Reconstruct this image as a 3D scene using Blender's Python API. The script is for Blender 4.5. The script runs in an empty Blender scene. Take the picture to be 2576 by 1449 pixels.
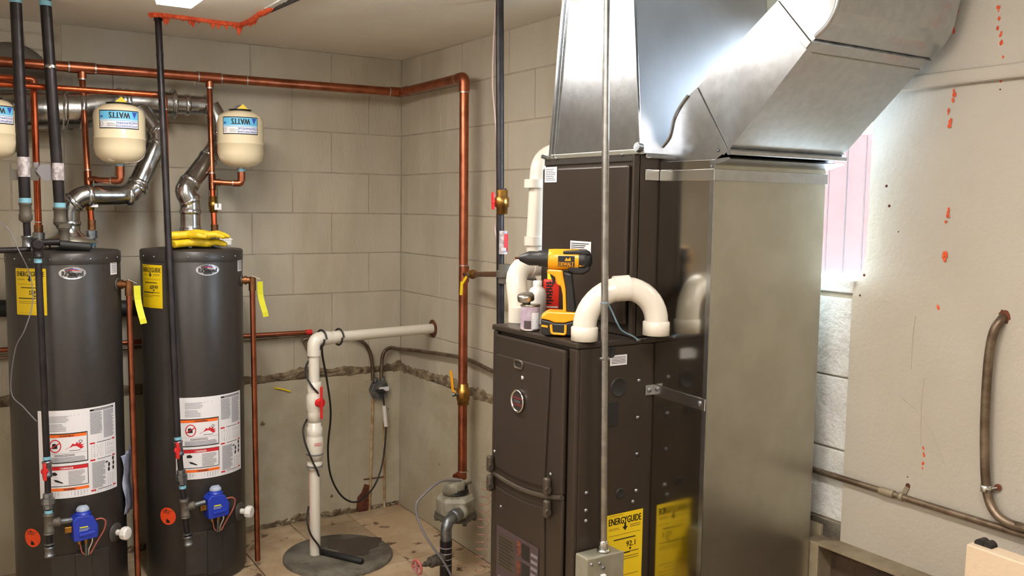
import bpy, math, random
from mathutils import Vector as V, Matrix
R = random.Random(7)
sc = bpy.context.scene
COL = sc.collection
rad = math.radians
# ---------------------------------------------------------------- camera, light, exposure
FPX = 2282.215
CAM = V((-2.10204, -4.37404, 1.62045))
YAW, PITCH, ROLL = rad(32.67504), rad(-5.16194), rad(0.84386)
_f = V((math.sin(YAW)*math.cos(PITCH), math.cos(YAW)*math.cos(PITCH), math.sin(PITCH)))
_r0 = _f.cross(V((0, 0, 1))).normalized(); _u0 = _r0.cross(_f)
_r = _r0*math.cos(ROLL)+_u0*math.sin(ROLL); _u = -_r0*math.sin(ROLL)+_u0*math.cos(ROLL)
cd = bpy.data.cameras.new('camera'); cam = bpy.data.objects.new('camera', cd); COL.objects.link(cam)
cd.sensor_width = 36; cd.lens = FPX/2576*36; cd.clip_start = .02
cam.matrix_world = Matrix(((_r.x, _u.x, -_f.x, CAM.x), (_r.y, _u.y, -_f.y, CAM.y), (_r.z, _u.z, -_f.z, CAM.z), (0, 0, 0, 1)))
sc.camera = cam
sc.view_settings.view_transform = 'Standard'; sc.view_settings.look = 'None'
sc.view_settings.exposure = 0.0; sc.view_settings.gamma = 1; sc.view_settings.use_curve_mapping = False
W = bpy.data.worlds.new('sky'); sc.world = W; W.use_nodes = True
W.node_tree.nodes['Background'].inputs[0].default_value = (.68, .84, 1, 1)
W.node_tree.nodes['Background'].inputs[1].default_value = 62.0
CEIL = 2.368
def area(name, loc, rot, sx, sy, power, col, portal=False):
    l = bpy.data.lights.new(name, 'AREA'); l.shape = 'RECTANGLE'; l.size = sx; l.size_y = sy; l.energy = power; l.color = col
    o = bpy.data.objects.new(name, l); o.location = loc; o.rotation_euler = rot; COL.objects.link(o)
    if portal: l.cycles.is_portal = True
    return o
WARM = (1, .955, .91)
# tubes of the ceiling strip lights (the fixture bodies are built further down; last two unseen, kept for their light)
area('strip_light_lamp', (-1.355, -1.60, 2.285), (0, 0, 0), .11, 1.18, 9, WARM)
area('strip_light_lamp', (-1.355, -3.65, 2.285), (0, 0, 0), .11, 1.18, 13, WARM)
area('strip_light_lamp', (-2.9, -3.2, 2.285), (0, 0, 0), .11, 1.18, 15, WARM)
area('window_portal', (.12, -2.41, 1.80), (0, rad(90), 0), .80, .86, 1, (1, 1, 1), True)

# ---------------------------------------------------------------- pixel (2576x1449) -> point on a real plane
def ray(x, y): return ((x-1288)*_r-(y-724.5)*_u)/FPX+_f
def pl(x, y, ax, v):
    d = ray(x, y); return CAM+d*((v-CAM[ax])/d[ax])
def PX(x, y, v): return pl(x, y, 0, v)
def PY(x, y, v): return pl(x, y, 1, v)
def PZ(x, y, v): return pl(x, y, 2, v)

# ---------------------------------------------------------------- materials
def lin(c):
    return tuple((x/12.92 if x <= .04045 else ((x+.055)/1.055)**2.4) for x in [k/255 for k in c])+(1,)
BT = 1.99
MATS = {}
def mat(name, col, rough=.5, metal=0, col2=None, ns=6, lo=.35, hi=.65, bump=0, bs=60, rv=0, st=(1, 1, 1), coat=0, em=0, rand=0, spec=.5, spots=None, alpha=1, col3=None, n3=1.2):
    m = bpy.data.materials.new(name); m.use_nodes = True; nt = m.node_tree; N = nt.nodes; L = nt.links
    b = N['Principled BSDF']; b.inputs['Base Color'].default_value = lin(col); b.inputs['Roughness'].default_value = rough
    b.inputs['Metallic'].default_value = metal; b.inputs['Specular IOR Level'].default_value = spec
    b.inputs['Coat Weight'].default_value = coat; b.inputs['Coat Roughness'].default_value = .15
    geo = N.new('ShaderNodeNewGeometry'); mp = N.new('ShaderNodeMapping'); mp.inputs['Scale'].default_value = st
    L.new(geo.outputs['Position'], mp.inputs['Vector'])
    def noise(s, det=6):
        n = N.new('ShaderNodeTexNoise'); n.inputs['Scale'].default_value = s; n.inputs['Detail'].default_value = det; n.inputs['Roughness'].default_value = .6
        L.new(mp.outputs[0], n.inputs['Vector']); return n.outputs['Fac']
    def ramp(x, a, c):
        r = N.new('ShaderNodeMapRange'); r.inputs[1].default_value = a; r.inputs[2].default_value = c; L.new(x, r.inputs[0]); r.interpolation_type = 'SMOOTHSTEP'; return r.outputs[0]
    def mix(f, a, c):
        x = N.new('ShaderNodeMix'); x.data_type = 'RGBA'; L.new(f, x.inputs[0])
        if isinstance(a, tuple): x.inputs[6].default_value = a
        else: L.new(a, x.inputs[6])
        if isinstance(c, tuple): x.inputs[7].default_value = c
        else: L.new(c, x.inputs[7])
        return x.outputs[2]
    out = lin(col)
    if col2: out = mix(ramp(noise(ns), lo, hi), out, lin(col2))
    if col3: out = mix(ramp(noise(n3, 3), .42, .68), out, lin(col3))
    if spots: out = mix(ramp(noise(spots[1], 8), spots[2], spots[2]+.05), out, lin(spots[0]))
    if rand:
        oi = N.new('ShaderNodeObjectInfo'); hv = N.new('ShaderNodeHueSaturation'); mr = N.new('ShaderNodeMapRange')
        mr.inputs[3].default_value = 1-rand; mr.inputs[4].default_value = 1+rand; L.new(oi.outputs['Random'], mr.inputs[0]); L.new(mr.outputs[0], hv.inputs['Value'])
        if isinstance(out, tuple): hv.inputs['Color'].default_value = out
        else: L.new(out, hv.inputs['Color'])
        out = hv.outputs[0]
    if not isinstance(out, tuple): L.new(out, b.inputs['Base Color'])
    if rv:
        mr = N.new('ShaderNodeMapRange'); mr.inputs[3].default_value = max(.02, rough-rv); mr.inputs[4].default_value = rough+rv
        L.new(noise(ns*1.3, 5), mr.inputs[0]); L.new(mr.outputs[0], b.inputs['Roughness'])
    if bump:
        bp = N.new('ShaderNodeBump'); bp.inputs['Strength'].default_value = bump; bp.inputs['Distance'].default_value = .01
        L.new(noise(bs, 4), bp.inputs['Height']); L.new(bp.outputs[0], b.inputs['Normal'])
    if em: b.inputs['Emission Color'].default_value = lin(col); b.inputs['Emission Strength'].default_value = em
    if alpha < 1: b.inputs['Alpha'].default_value = alpha
    MATS[name] = m; return m
mat('block_paint', (180, 171, 153), .75, col2=(164, 154, 135), ns=2.2, st=(1.6, 1.6, .45), bump=.35, bs=55, rand=.03, spots=((126, 116, 102), 9, .72), col3=(172, 164, 149))
mat('joint_paint', (172, 162, 144), .8, col2=(148, 138, 122), ns=9, bump=.5, bs=70)
mat('plaster_low', (176, 168, 148), .8, col2=(156, 146, 124), ns=2.5, bump=.6, bs=22, spots=((96, 78, 58), 14, .68), col3=(160, 148, 124))
mat('white_block', (215, 216, 214), .8, col2=(190, 188, 182), ns=4, bump=.9, bs=60)
mat('panel_paint', (173, 166, 153), .6, col2=(167, 159, 145), ns=1.5, bump=.25, bs=70, spots=((156, 144, 124), 5, .72))
mat('board_paint', (206, 184, 156), .6, col2=(180, 160, 118), ns=9, lo=.55, hi=.7, bump=.15)
mat('ceiling_paint', (226, 221, 210), .85, col2=(214, 208, 196), ns=1.1, bump=.15, bs=30, col3=(220, 214, 204))
mat('room_paint', (226, 222, 214), .8, col2=(218, 213, 204), ns=2)
mat('mortar_dirt', (92, 76, 56), .95, col2=(142, 126, 100), ns=22, bump=1, bs=90)
mat('hole_shade', (42, 36, 28), .95, bump=.5)  # near-black standing in for the shade inside holes and gaps
mat('tile', (178, 158, 130), .55, col2=(150, 126, 98), ns=4.5, rand=.22, spots=((84, 62, 44), 11, .59), bump=.08, col3=(162, 138, 108))
mat('slab', (58, 48, 38), .9, col2=(34, 28, 22), ns=6, bump=.6)
mat('concrete', (112, 106, 94), .85, col2=(80, 73, 62), ns=10, bump=.7, bs=90, spots=((60, 52, 44), 20, .66))
mat('wet_concrete', (66, 56, 46), .55, col2=(52, 44, 37), ns=8, bump=.3, bs=90)
mat('copper', (172, 102, 74), .36, 1, col2=(128, 72, 52), ns=14, rv=.1, lo=.4, hi=.75, spots=((108, 82, 62), 9, .67))
mat('copper_bright', (196, 98, 62), .32, 1, col2=(160, 76, 48), ns=12, rv=.08)
mat('solder', (190, 186, 180), .35, 1)
mat('brass', (190, 142, 70), .35, 1, col2=(140, 104, 56), ns=30)
mat('bronze', (150, 104, 68), .42, 1, col2=(110, 74, 52), ns=20)
mat('black_iron', (46, 40, 42), .42, .4, col2=(30, 26, 28), ns=16, rv=.12, bump=.1, bs=120)
mat('galv_fitting', (150, 152, 154), .38, .9, col2=(104, 108, 114), ns=20)
mat('tape_blue', (120, 176, 196), .5)
mat('galv_soft', (198, 200, 206), .4, 1, col2=(188, 190, 196), ns=5, rv=.04, bump=.02, bs=3)
mat('galv', (188, 191, 194), .22, 1, col2=(178, 181, 184), ns=40, rv=.03, bump=.018, bs=2.6)
mat('galv_dull', (186, 184, 172), .34, .97, col2=(178, 176, 163), ns=9, rv=.03, bump=.012, bs=2)
mat('galv_mirror', (196, 194, 188), .13, 1, col2=(186, 184, 178), ns=7, rv=.04, bump=.012, bs=2)
mat('galv_pipe', (178, 178, 176), .25, 1, col2=(146, 146, 144), ns=16, rv=.1, bump=.1, bs=20)
mat('aluminium', (220, 220, 218), .2, 1)
mat('emt', (172, 170, 166), .33, 1, col2=(150, 148, 144), ns=30)
mat('old_emt', (134, 118, 100), .45, .8, col2=(96, 80, 66), ns=14)
mat('heater_grey', (54, 50, 47), .38, .1, col2=(50, 46, 43), ns=40, spec=.45)
mat('heater_top', (80, 76, 72), .35, .3)
mat('furnace', (58, 49, 41), .36, .3, col2=(53, 44, 36), ns=3, st=(1, 1, .3), rv=.05)
mat('furnace_dark', (50, 45, 39), .45, .2)
mat('furnace_hi', (88, 79, 68), .3, .5)
mat('tank_cream', (214, 200, 168), .22, coat=.6, spec=.6)
mat('pvc', (212, 205, 191), .28, coat=.3)
mat('pvc_old', (216, 208, 188), .4, col2=(200, 190, 168), ns=8)
mat('plastic_black', (26, 24, 24), .45, bump=.08, bs=200)
mat('rubber', (20, 19, 19), .6)
mat('drill_yellow', (232, 160, 16), .38, coat=.15)
mat('glove_yellow', (222, 190, 24), .5, col2=(196, 160, 16), ns=22)
mat('red_plastic', (204, 34, 34), .4)
mat('pink_red', (186, 84, 84), .6, col2=(150, 120, 116), ns=40)
mat('blue_plastic', (30, 56, 170), .35)
mat('knob_grey', (158, 168, 186), .45)
mat('white_plastic', (226, 222, 216), .45)
mat('label_white', (222, 220, 222), .5)
mat('label_yellow', (222, 190, 10), .5)
mat('label_tag', (206, 204, 40), .5)
mat('label_orange', (222, 70, 20), .5)
mat('label_blue', (96, 176, 214), .5)
mat('label_palered', (226, 168, 168), .5)
mat('label_maroon', (92, 34, 38), .5)
mat('label_grey', (118, 118, 126), .5)
mat('ink', (24, 22, 22), .6)
mat('ink_red', (196, 24, 34), .6)
mat('ink_orange', (236, 106, 24), .6)
mat('ink_blue', (40, 70, 160), .6)
mat('ink_white', (230, 230, 230), .6)
mat('plate_silver', (206, 206, 210), .3, .7)
mat('foam_orange', (222, 92, 44), .75, col2=(200, 68, 30), ns=30, bump=.8, bs=60)
mat('rust', (112, 58, 32), .9, col2=(70, 36, 22), ns=40, bump=.8, bs=90)
mat('rusty_conduit', (182, 164, 128), .7, col2=(140, 104, 66), ns=14)
mat('cord_black', (34, 30, 28), .5)
mat('cable_grey', (118, 114, 118), .55)
mat('wire_pink', (176, 150, 140), .5)
mat('wire_red', (170, 90, 76), .45)
mat('wire_brown', (150, 108, 92), .5)
mat('wire_blue', (120, 150, 168), .5)
mat('meter_grey', (150, 146, 130), .55, col2=(120, 114, 98), ns=18)
mat('meter_dark', (92, 86, 76), .6, .3)
mat('steel_rust_shade', (84, 66, 50), .7, .1, col2=(58, 44, 33), ns=7)  # rust brown, darkened for the shadow under the ledge
mat('steel_edge', (150, 138, 116), .55, .3, col2=(120, 104, 84), ns=9)
mat('siding_red', (60, 27, 22), .9, spec=.05, col2=(54, 24, 19), ns=6, st=(3, 3, .3))
mat('bounce_ground', (226, 226, 224), .9)  # ground whitened to bounce daylight up through the window
mat('can_label', (186, 176, 184), .5, col2=(160, 140, 160), ns=26)
mat('can_dark', (70, 56, 58), .5)
mat('tin', (176, 170, 160), .28, 1)
mat('red_can', (214, 44, 26), .35)
mat('bag', (170, 176, 196), .35, col2=(140, 150, 176), ns=14)
mat('lens_white', (255, 249, 242), .5, em=42)
mat('fixture_white', (226, 222, 212), .5)
mat('box_grey', (150, 146, 130), .45, .35, col2=(138, 134, 118), ns=20)
mat('white_tape', (196, 190, 192), .6, col2=(140, 130, 132), ns=60)
mat('glass', (220, 230, 235), .05, alpha=.12)
mat('siding_trim', (235, 235, 232), .6)
mat('graphite', (168, 158, 142), .7)
mat('valve_green', (60, 76, 52), .5)

# ---------------------------------------------------------------- mesh builder
def basis(d):
    d = d.normalized(); a = V((0, 0, 1)) if abs(d.z) < .9 else V((1, 0, 0))
    x = d.cross(a).normalized(); return x, d.cross(x).normalized()
class MB:
    def __init__(s): s.v = []; s.f = []; s.s = []
    def add(s, vs, fs, sm=False):
        n = len(s.v); s.v += [V(p) for p in vs]; s.f += [tuple(i+n for i in f) for f in fs]; s.s += [sm]*len(fs); return s
    def box(s, a, b):
        x0, y0, z0 = [min(a[i], b[i]) for i in range(3)]; x1, y1, z1 = [max(a[i], b[i]) for i in range(3)]
        return s.add([(x0, y0, z0), (x1, y0, z0), (x1, y1, z0), (x0, y1, z0), (x0, y0, z1), (x1, y0, z1), (x1, y1, z1), (x0, y1, z1)],
                     [(0, 3, 2, 1), (4, 5, 6, 7), (0, 1, 5, 4), (1, 2, 6, 5), (2, 3, 7, 6), (3, 0, 4, 7)])
    def hexa(s, p):   # 8 points: bottom 4 ccw, top 4 ccw
        return s.add(p, [(0, 3, 2, 1), (4, 5, 6, 7), (0, 1, 5, 4), (1, 2, 6, 5), (2, 3, 7, 6), (3, 0, 4, 7)])
    def bar(s, p0, p1, w, h, up=V((0, 0, 1))):
        p0 = V(p0); p1 = V(p1); d = (p1-p0).normalized(); x = d.cross(up).normalized()*w/2; y = x.cross(d).normalized()*h/2
        return s.hexa([p0-x-y, p0+x-y, p0+x+y, p0-x+y, p1-x-y, p1+x-y, p1+x+y, p1-x+y])
    def cyl(s, p0, p1, r, r1=None, n=20, caps=True):
        return s.tube([p0, p1], [r, r if r1 is None else r1], n, caps)
    def tube(s, pts, r, n=14, caps=True):
        pts = [V(p) for p in pts]; rs = r if isinstance(r, list) else [r]*len(pts)
        x, y = basis(pts[1]-pts[0]); vs = []; k = len(pts); T = None
        for i, p in enumerate(pts):
            t = (pts[min(i+1, k-1)]-pts[max(i-1, 0)]).normalized()
            x = (x-t*x.dot(t)).normalized(); y = t.cross(x)
            for j in range(n):
                a = 2*math.pi*j/n; vs.append(p+(x*math.cos(a)+y*math.sin(a))*rs[i])
        fs = [(i*n+j, i*n+(j+1) % n, (i+1)*n+(j+1) % n, (i+1)*n+j) for i in range(k-1) for j in range(n)]
        s.add(vs, fs, True)
        if caps:
            if rs[0] > 1e-5: s.add(vs[:n], [tuple(range(n))[::-1]])
            if rs[-1] > 1e-5: s.add(vs[-n:], [tuple(range(n))])
        return s
    def lathe(s, prof, o=(0, 0, 0), ax=(0, 0, 1), n=32, sm=True):   # prof: (r, h)
        o = V(o); ax = V(ax).normalized(); x, y = basis(ax); vs = []; k = len(prof)
        for r, h in prof:
            for j in range(n):
                a = 2*math.pi*j/n; vs.append(o+ax*h+(x*math.cos(a)+y*math.sin(a))*r)
        s.add(vs, [(i*n+j, i*n+(j+1) % n, (i+1)*n+(j+1) % n, (i+1)*n+j) for i in range(k-1) for j in range(n)], sm)
        if prof[0][0] > 1e-5: s.add(vs[:n], [tuple(range(n))[::-1]])
        if prof[-1][0] > 1e-5: s.add(vs[-n:], [tuple(range(n))])
        return s
    def prism(s, poly, off):    # poly list of 3d points, extruded by off
        poly = [V(p) for p in poly]; off = V(off); n = len(poly)
        s.add(poly+[p+off for p in poly], [tuple(range(n))[::-1], tuple(range(n, 2*n))]+[(i, (i+1) % n, n+(i+1) % n, n+i) for i in range(n)]); return s
    def ball(s, c, r, sc=(1, 1, 1), n=12):
        prof = [(max(1e-6, r*math.sin(math.pi*i/8)), -r*math.cos(math.pi*i/8)) for i in range(9)]
        k = len(s.v); s.lathe(prof, (0, 0, 0), n=n)
        for i in range(k, len(s.v)): p = s.v[i]; s.v[i] = V((c[0]+p.x*sc[0], c[1]+p.y*sc[1], c[2]+p.z*sc[2]))
        return s
    def build(s, name, m, parent=None, org=None, bev=0, seg=2, label=None, solid=0):
        o_ = V(org) if org is not None else (V(parent['_org']) if parent is not None else V((0, 0, 0)))
        me = bpy.data.meshes.new(name); me.from_pydata([p-o_ for p in s.v], [], s.f); me.polygons.foreach_set('use_smooth', s.s); me.materials.append(MATS[m])
        me.update(); o = bpy.data.objects.new(name, me); COL.objects.link(o)
        if parent is not None: o.parent = parent
        else: o.location = o_
        o['_org'] = tuple(o_)
        if bev: b = o.modifiers.new('bevel', 'BEVEL'); b.width = bev; b.segments = seg; b.limit_method = 'ANGLE'; b.angle_limit = rad(40)
        if label: o['label'] = label
        return o
SPLIT = {'rim', 'crimp_band', 'tee', 'coupling', 'solder_joint', 'fitting', 'fitting_lip', 'thread_tape', 'nail_hole', 'pencil_mark', 'screw', 'elbow', 'sticker_flap', 'knockout', 'rivet', 'collar', 'seam_strip', 'latch', 'bolt', 'cable_tie', 'conduit_strap', 'slit', 'plaster_crumb', 'wrap_ring', 'reducer', 'wire'}
def _prim(fn):
    def g(s, *a, **k):
        s.d = getattr(s, 'd', 0)
        if s.d == 0: s.b = getattr(s, 'b', [])+[(len(s.v), len(s.f))]
        s.d += 1; r = fn(s, *a, **k); s.d -= 1; return r
    return g
for _n in ('box', 'hexa', 'bar', 'cyl', 'tube', 'lathe', 'prism', 'ball'): setattr(MB, _n, _prim(getattr(MB, _n)))
_b0 = MB.build
def _build(s, name, m, parent=None, *a, **k):
    bb = getattr(s, 'b', [])
    if name not in SPLIT or len(bb) < 2 or parent is None: return _b0(s, name, m, parent, *a, **k)
    # pieces that touch stay together
    ps = []
    for i, (v0, f0) in enumerate(bb):
        v1, f1 = bb[i+1] if i+1 < len(bb) else (len(s.v), len(s.f))
        lo = [min(p[c] for p in s.v[v0:v1]) for c in range(3)]; hi = [max(p[c] for p in s.v[v0:v1]) for c in range(3)]
        q = [lo, hi, [(v0, v1, f0, f1)]]
        for o in list(ps):
            if all(o[0][c] <= q[1][c]+.001 and q[0][c] <= o[1][c]+.001 for c in range(3)):
                q = [[min(o[0][c], q[0][c]) for c in range(3)], [max(o[1][c], q[1][c]) for c in range(3)], o[2]+q[2]]; ps.remove(o)
        ps.append(q)
    for q in ps:
        n = MB()
        for v0, v1, f0, f1 in q[2]:
            k0 = len(n.v); n.v += s.v[v0:v1]; n.f += [tuple(i-v0+k0 for i in f) for f in s.f[f0:f1]]; n.s += s.s[f0:f1]
        r = _b0(n, name, m, parent, *a, **k)
    return r
MB.build = _build
def thing(name, label, cat, org, group=None):
    o = bpy.data.objects.new(name, None); COL.objects.link(o); o.location = org; o.empty_display_size = .05
    o['label'] = label; o['category'] = cat; o['_org'] = tuple(org)
    if group: o['group'] = group
    return o
def tag(o, label, cat, group=None, kind=None):
    o['label'] = label; o['category'] = cat
    if group: o['group'] = group
    if kind: o['kind'] = kind
    return o
def struct(o): o['kind'] = 'structure'; return o
def fil(pts, r, n=6):           # fillet the corners of a polyline
    pts = [V(p) for p in pts]; out = [pts[0]]
    for i in range(1, len(pts)-1):
        a, b, c = pts[i-1], pts[i], pts[i+1]; d0 = (a-b); d1 = (c-b); k = min(r, d0.length*.49, d1.length*.49)
        p0 = b+d0.normalized()*k; p1 = b+d1.normalized()*k
        for j in range(n+1):
            t = j/n; out.append(p0*(1-t)**2+b*2*t*(1-t)+p1*t*t)
    out.append(pts[-1]); return out
def crv(pts, n=8):              # Catmull-Rom
    pts = [V(p) for p in pts]; P = [pts[0]*2-pts[1]]+pts+[pts[-1]*2-pts[-2]]; out = []
    for i in range(1, len(P)-2):
        a, b, c, d = P[i-1:i+3]
        for j in range(n):
            t = j/n; out.append(.5*((2*b)+(c-a)*t+(2*a-5*b+4*c-d)*t*t+(3*b-3*c+d-a)*t**3))
    out.append(pts[-1]); return out
def ring(p, d, r, w): d = V(d).normalized(); p = V(p); return (p-d*w/2, p+d*w/2, r)

# ---------------------------------------------------------------- flat print on mapped surfaces
TC = {}
def tmesh(s):
    if s in TC: return TC[s]
    c = bpy.data.curves.new('t', 'FONT'); c.body = s; c.size = 1; c.resolution_u = 2
    o = bpy.data.objects.new('t', c); COL.objects.link(o)
    dg = bpy.context.evaluated_depsgraph_get(); e = o.evaluated_get(dg); me = e.to_mesh()
    vs = [(v.co.x, v.co.y) for v in me.vertices]; fs = [tuple(p.vertices) for p in me.polygons]; e.to_mesh_clear()
    bpy.data.objects.remove(o); bpy.data.curves.remove(c)
    x0 = min(v[0] for v in vs); x1 = max(v[0] for v in vs); y0 = min(v[1] for v in vs); y1 = max(v[1] for v in vs)
    TC[s] = ([((a-x0)/(x1-x0), (b-y0)/(y1-y0)) for a, b in vs], fs); return TC[s]
class Print:
    def __init__(s, f): s.f = f; s.m = {}
    def mb(s, c): return s.m.setdefault(c, MB())
    def rect(s, c, u0, v0, u1, v1, h=.0008, step=.02):
        n = max(1, int(abs(u1-u0)/step)); vs = []; fs = []
        for i in range(n+1):
            u = u0+(u1-u0)*i/n; vs += [s.f(u, v0, h), s.f(u, v1, h)]
        for i in range(n): fs.append((2*i, 2*i+2, 2*i+3, 2*i+1))
        s.mb(c).add(vs, fs)
    def poly(s, c, pts, h=.0009): s.mb(c).add([s.f(u, v, h) for u, v in pts], [tuple(range(len(pts)))])
    def disc(s, c, u, v, ru, rv, h=.0009, n=28): s.poly(c, [(u+ru*math.cos(2*math.pi*i/n), v+rv*math.sin(2*math.pi*i/n)) for i in range(n)], h)
    def circ(s, c, u, v, ru, rv, w, h=.001, n=28):
        vs = []
        for i in range(n):
            a = 2*math.pi*i/n; vs += [s.f(u+ru*math.cos(a), v+rv*math.sin(a), h), s.f(u+(ru-w)*math.cos(a), v+(rv-w)*math.sin(a), h)]
        s.mb(c).add(vs, [(2*i, (2*i+2) % (2*n), (2*i+3) % (2*n), 2*i+1) for i in range(n)])
    def text(s, c, t, u0, v0, u1, v1, h=.0013):
        vs, fs = tmesh(t); s.mb(c).add([s.f(u0+(u1-u0)*a, v0+(v1-v0)*b, h) for a, b in vs], fs)
    def lines(s, c, u0, v0, u1, v1, n, fill=.4, h=.001, var=.3):
        dv = (v1-v0)/n
        for i in range(n):
            e = u1-(u1-u0)*R.random()*var if R.random() < .4 else u1
            s.rect(c, u0, v0+dv*(i+.5-fill/2), e, v0+dv*(i+.5+fill/2), h, .011)
    def blur(s, c, u0, v0, u1, v1, n, h=.0013):      # lettering too soft in the photograph to read
        w = (u1-u0)/n; H = v1-v0
        for i in range(n):
            a = u0+w*i; s.rect(c, a+w*.12, v0, a+w*.36, v1, h, 1)
            for k in R.sample((0, .38, .78), 2): s.rect(c, a+w*.12, v0+H*k, a+w*.85, v0+H*(k+.22), h, 1)
            if R.random() < .5: s.rect(c, a+w*.62, v0+H*.2, a+w*.85, v1-H*.1, h, 1)
    def btext(s, c, t, u0, v0, u1, v1, h=.0013, k=.03):
        d = (u1-u0)*k/max(3, len(t)/2)
        for o in (-d, 0, d): s.text(c, t, u0+o, v0, u1+o, v1, h)
    def finish(s, parent, base, base_name='sticker', label=None):
        b = s.m.pop(base).build(base_name, base, parent)
        if label: b['label'] = label
        for c, m in s.m.items(): m.build('printing', c, b)
        return b
def fplane(o, u, v):
    o = V(o); u = V(u).normalized(); v = V(v).normalized(); n = u.cross(v)
    return lambda a, b, h: o+u*a+v*b+n*h
def fcyl(cx, cy, Rr, th0, z0):
    def f(u, v, h):
        a = rad(th0)+u/Rr; return V((cx+(Rr+h)*math.cos(a), cy+(Rr+h)*math.sin(a), z0+v))
    return f

# ================================================================= THE ROOM
XL, YF = -3.6, -5.6
WY0, WY1, WZ0, WZ1 = -2.818, -2.02, 1.425, 2.17     # window opening in the right wall, its hidden top raised to admit more light
CH = .2032; CZ = [1.57+k*CH for k in range(-4, 4)]+[CEIL]
# ---- floor
fl = struct(MB().box((XL, YF, -.12), (0, 0, -.006)).build('floor', 'slab'))
tm = {}
TS = .3048
def share(key, mb, name, m, parent, loc, bev):
    if key not in tm:
        o = mb().build(name, m, None, (0, 0, 0), bev, 1); tm[key] = o; o.parent = parent; o.location = V(loc)-V(parent['_org']); return o
    o = tm[key].copy(); COL.objects.link(o); o.parent = parent; o.location = V(loc)-V(parent['_org']); return o
ix = 0; x = -.012
while x > XL:
    xa = max(x-TS, XL); y = -.03 if ix >= 0 else 0
    ys = [0, -.125]
    while ys[-1] > YF: ys.append(max(ys[-1]-TS, YF))
    for j in range(len(ys)-1):
        w, d = x-xa, ys[j]-ys[j+1]
        if w < .05 or d < .05: continue
        # broken away next to the first water heater and by the pit cover
        if (-.95 < x < -.6 and -.75 < ys[j] < -.6): continue
        o = share(('t', round(w, 3), round(d, 3)), lambda: MB().box((-w+.0022, -d+.0022, -.006), (-.0022, -.0022, 0)), 'tile', 'tile', fl, (x, ys[j], R.uniform(-.001, .0012)), .001)
        o.rotation_euler = (R.uniform(-.002, .002), R.uniform(-.002, .002), R.uniform(-.004, .004))
    x -= TS; ix += 1
# ---- ceiling
ce = struct(MB().box((XL-.1, YF-.1, CEIL), (.2, .2, CEIL+.1)).build('ceiling', 'ceiling_paint'))
# ---- back wall
wb = struct(MB().box((XL-.1, .0028, -.1), (.2, .2, CEIL)).build('wall_back', 'joint_paint'))
G = .0022
def block(parent, axis, a0, a1, z0, z1, proud=0):
    w = a1-a0; h = z1-z0
    if axis == 'x':
        return share(('bx', round(w, 3), round(h, 3)), lambda: MB().box((G, 0, G), (w-G, .05, h-G)), 'block', 'block_paint', parent, (a0, -proud, z0), .002)
    return share(('by', round(w, 3), round(h, 3)), lambda: MB().box((0, G, G), (.05, w-G, h-G)), 'block', 'block_paint', parent, (-proud, a0, z0), .002)
for i in range(8):
    z0, z1 = CZ[i], CZ[i+1]
    par = (i % 2 == 1)      # courses whose joints fall at 2,4,6 half blocks from the corner
    a = .02
    e = [0.0, -.2032*(2 if par else 1)+a]
    while e[-1] > XL: e.append(max(e[-1]-.4064, XL))
    for j in range(len(e)-1):
        if e[j]-e[j+1] < .06: continue
        if i >= 5 and e[j] < -1.6: continue
        block(wb, 'x', e[j+1], e[j], z0, z1, R.uniform(0, .0012))
# thin brick patch, upper left
zb = CZ[5]
rowi = 0
while zb < CEIL-.02:
    zt = min(zb+.0677, CEIL); xx = -1.644+(.1 if rowi % 2 else 0)
    if rowi % 2: share(('bk', round(.1, 3), round(zt-zb, 3)), lambda: MB().box((G, 0, G), (.1-G, .05, zt-zb-G)), 'brick', 'block_paint', wb, (-1.744, -.001, zb), .003); xx = -1.744
    while xx > -3.2:
        share(('bk2', round(zt-zb, 3)), lambda: MB().box((G, 0, G), (.2-G, .05, zt-zb-G)), 'brick', 'block_paint', wb, (xx-.2, -R.uniform(0, .004), zb), .004); xx -= .2
    zb = zt; rowi += 1
# filler between the brick patch and the block courses
for i in (5, 6, 7):
    e0 = -.2032*(2 if i % 2 else 1)+.02
    while e0-.4064 > -1.6: e0 -= .4064
    if e0 > -1.6:
        pass
# concrete footing of the back wall, slightly proud, and the crumbling joint above it
ft = MB().box((XL, -.012, 0), (0, .01, .735)).build('footing', 'plaster_low', wb)
def rough_strip(axis, a0, a1, zc, wd, name, m, parent, amp=.012, sgn=-1):
    mb = MB(); n = int(abs(a1-a0)/.02); rows = 5; vs = []
    for i in range(n+1):
        t = a0+(a1-a0)*i/n; z = zc+R.uniform(-.006, .006)+.008*math.sin(t*9)
        for j in range(rows):
            q = j/(rows-1); d = -(amp*R.uniform(.2, 1.2) if 0 < j < rows-1 else -.002)
            w = wd*(1+.5*math.sin(t*23+2)*R.random())
            zz = z+(q-.5)*w
            vs.append((t, d-.004, zz) if axis == 'x' else (d-.004, t, zz))
    fs = [(i*rows+j, (i+1)*rows+j, (i+1)*rows+j+1, i*rows+j+1) for i in range(n) for j in range(rows-1)]
    return mb.add(vs, fs).build(name, m, parent)
rough_strip('x', XL+.05, 0, .752, .05, 'mortar_joint', 'mortar_dirt', wb)
MB().box((-.30, -.02, .02), (-.012, 0, .70)).build('chase_patch', 'plaster_low', wb, bev=.004)
# rubble line where wall and floor meet
rough_strip('x', -1.6, -.02, .012, .05, 'skirting_dirt', 'mortar_dirt', wb, .02)
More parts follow.
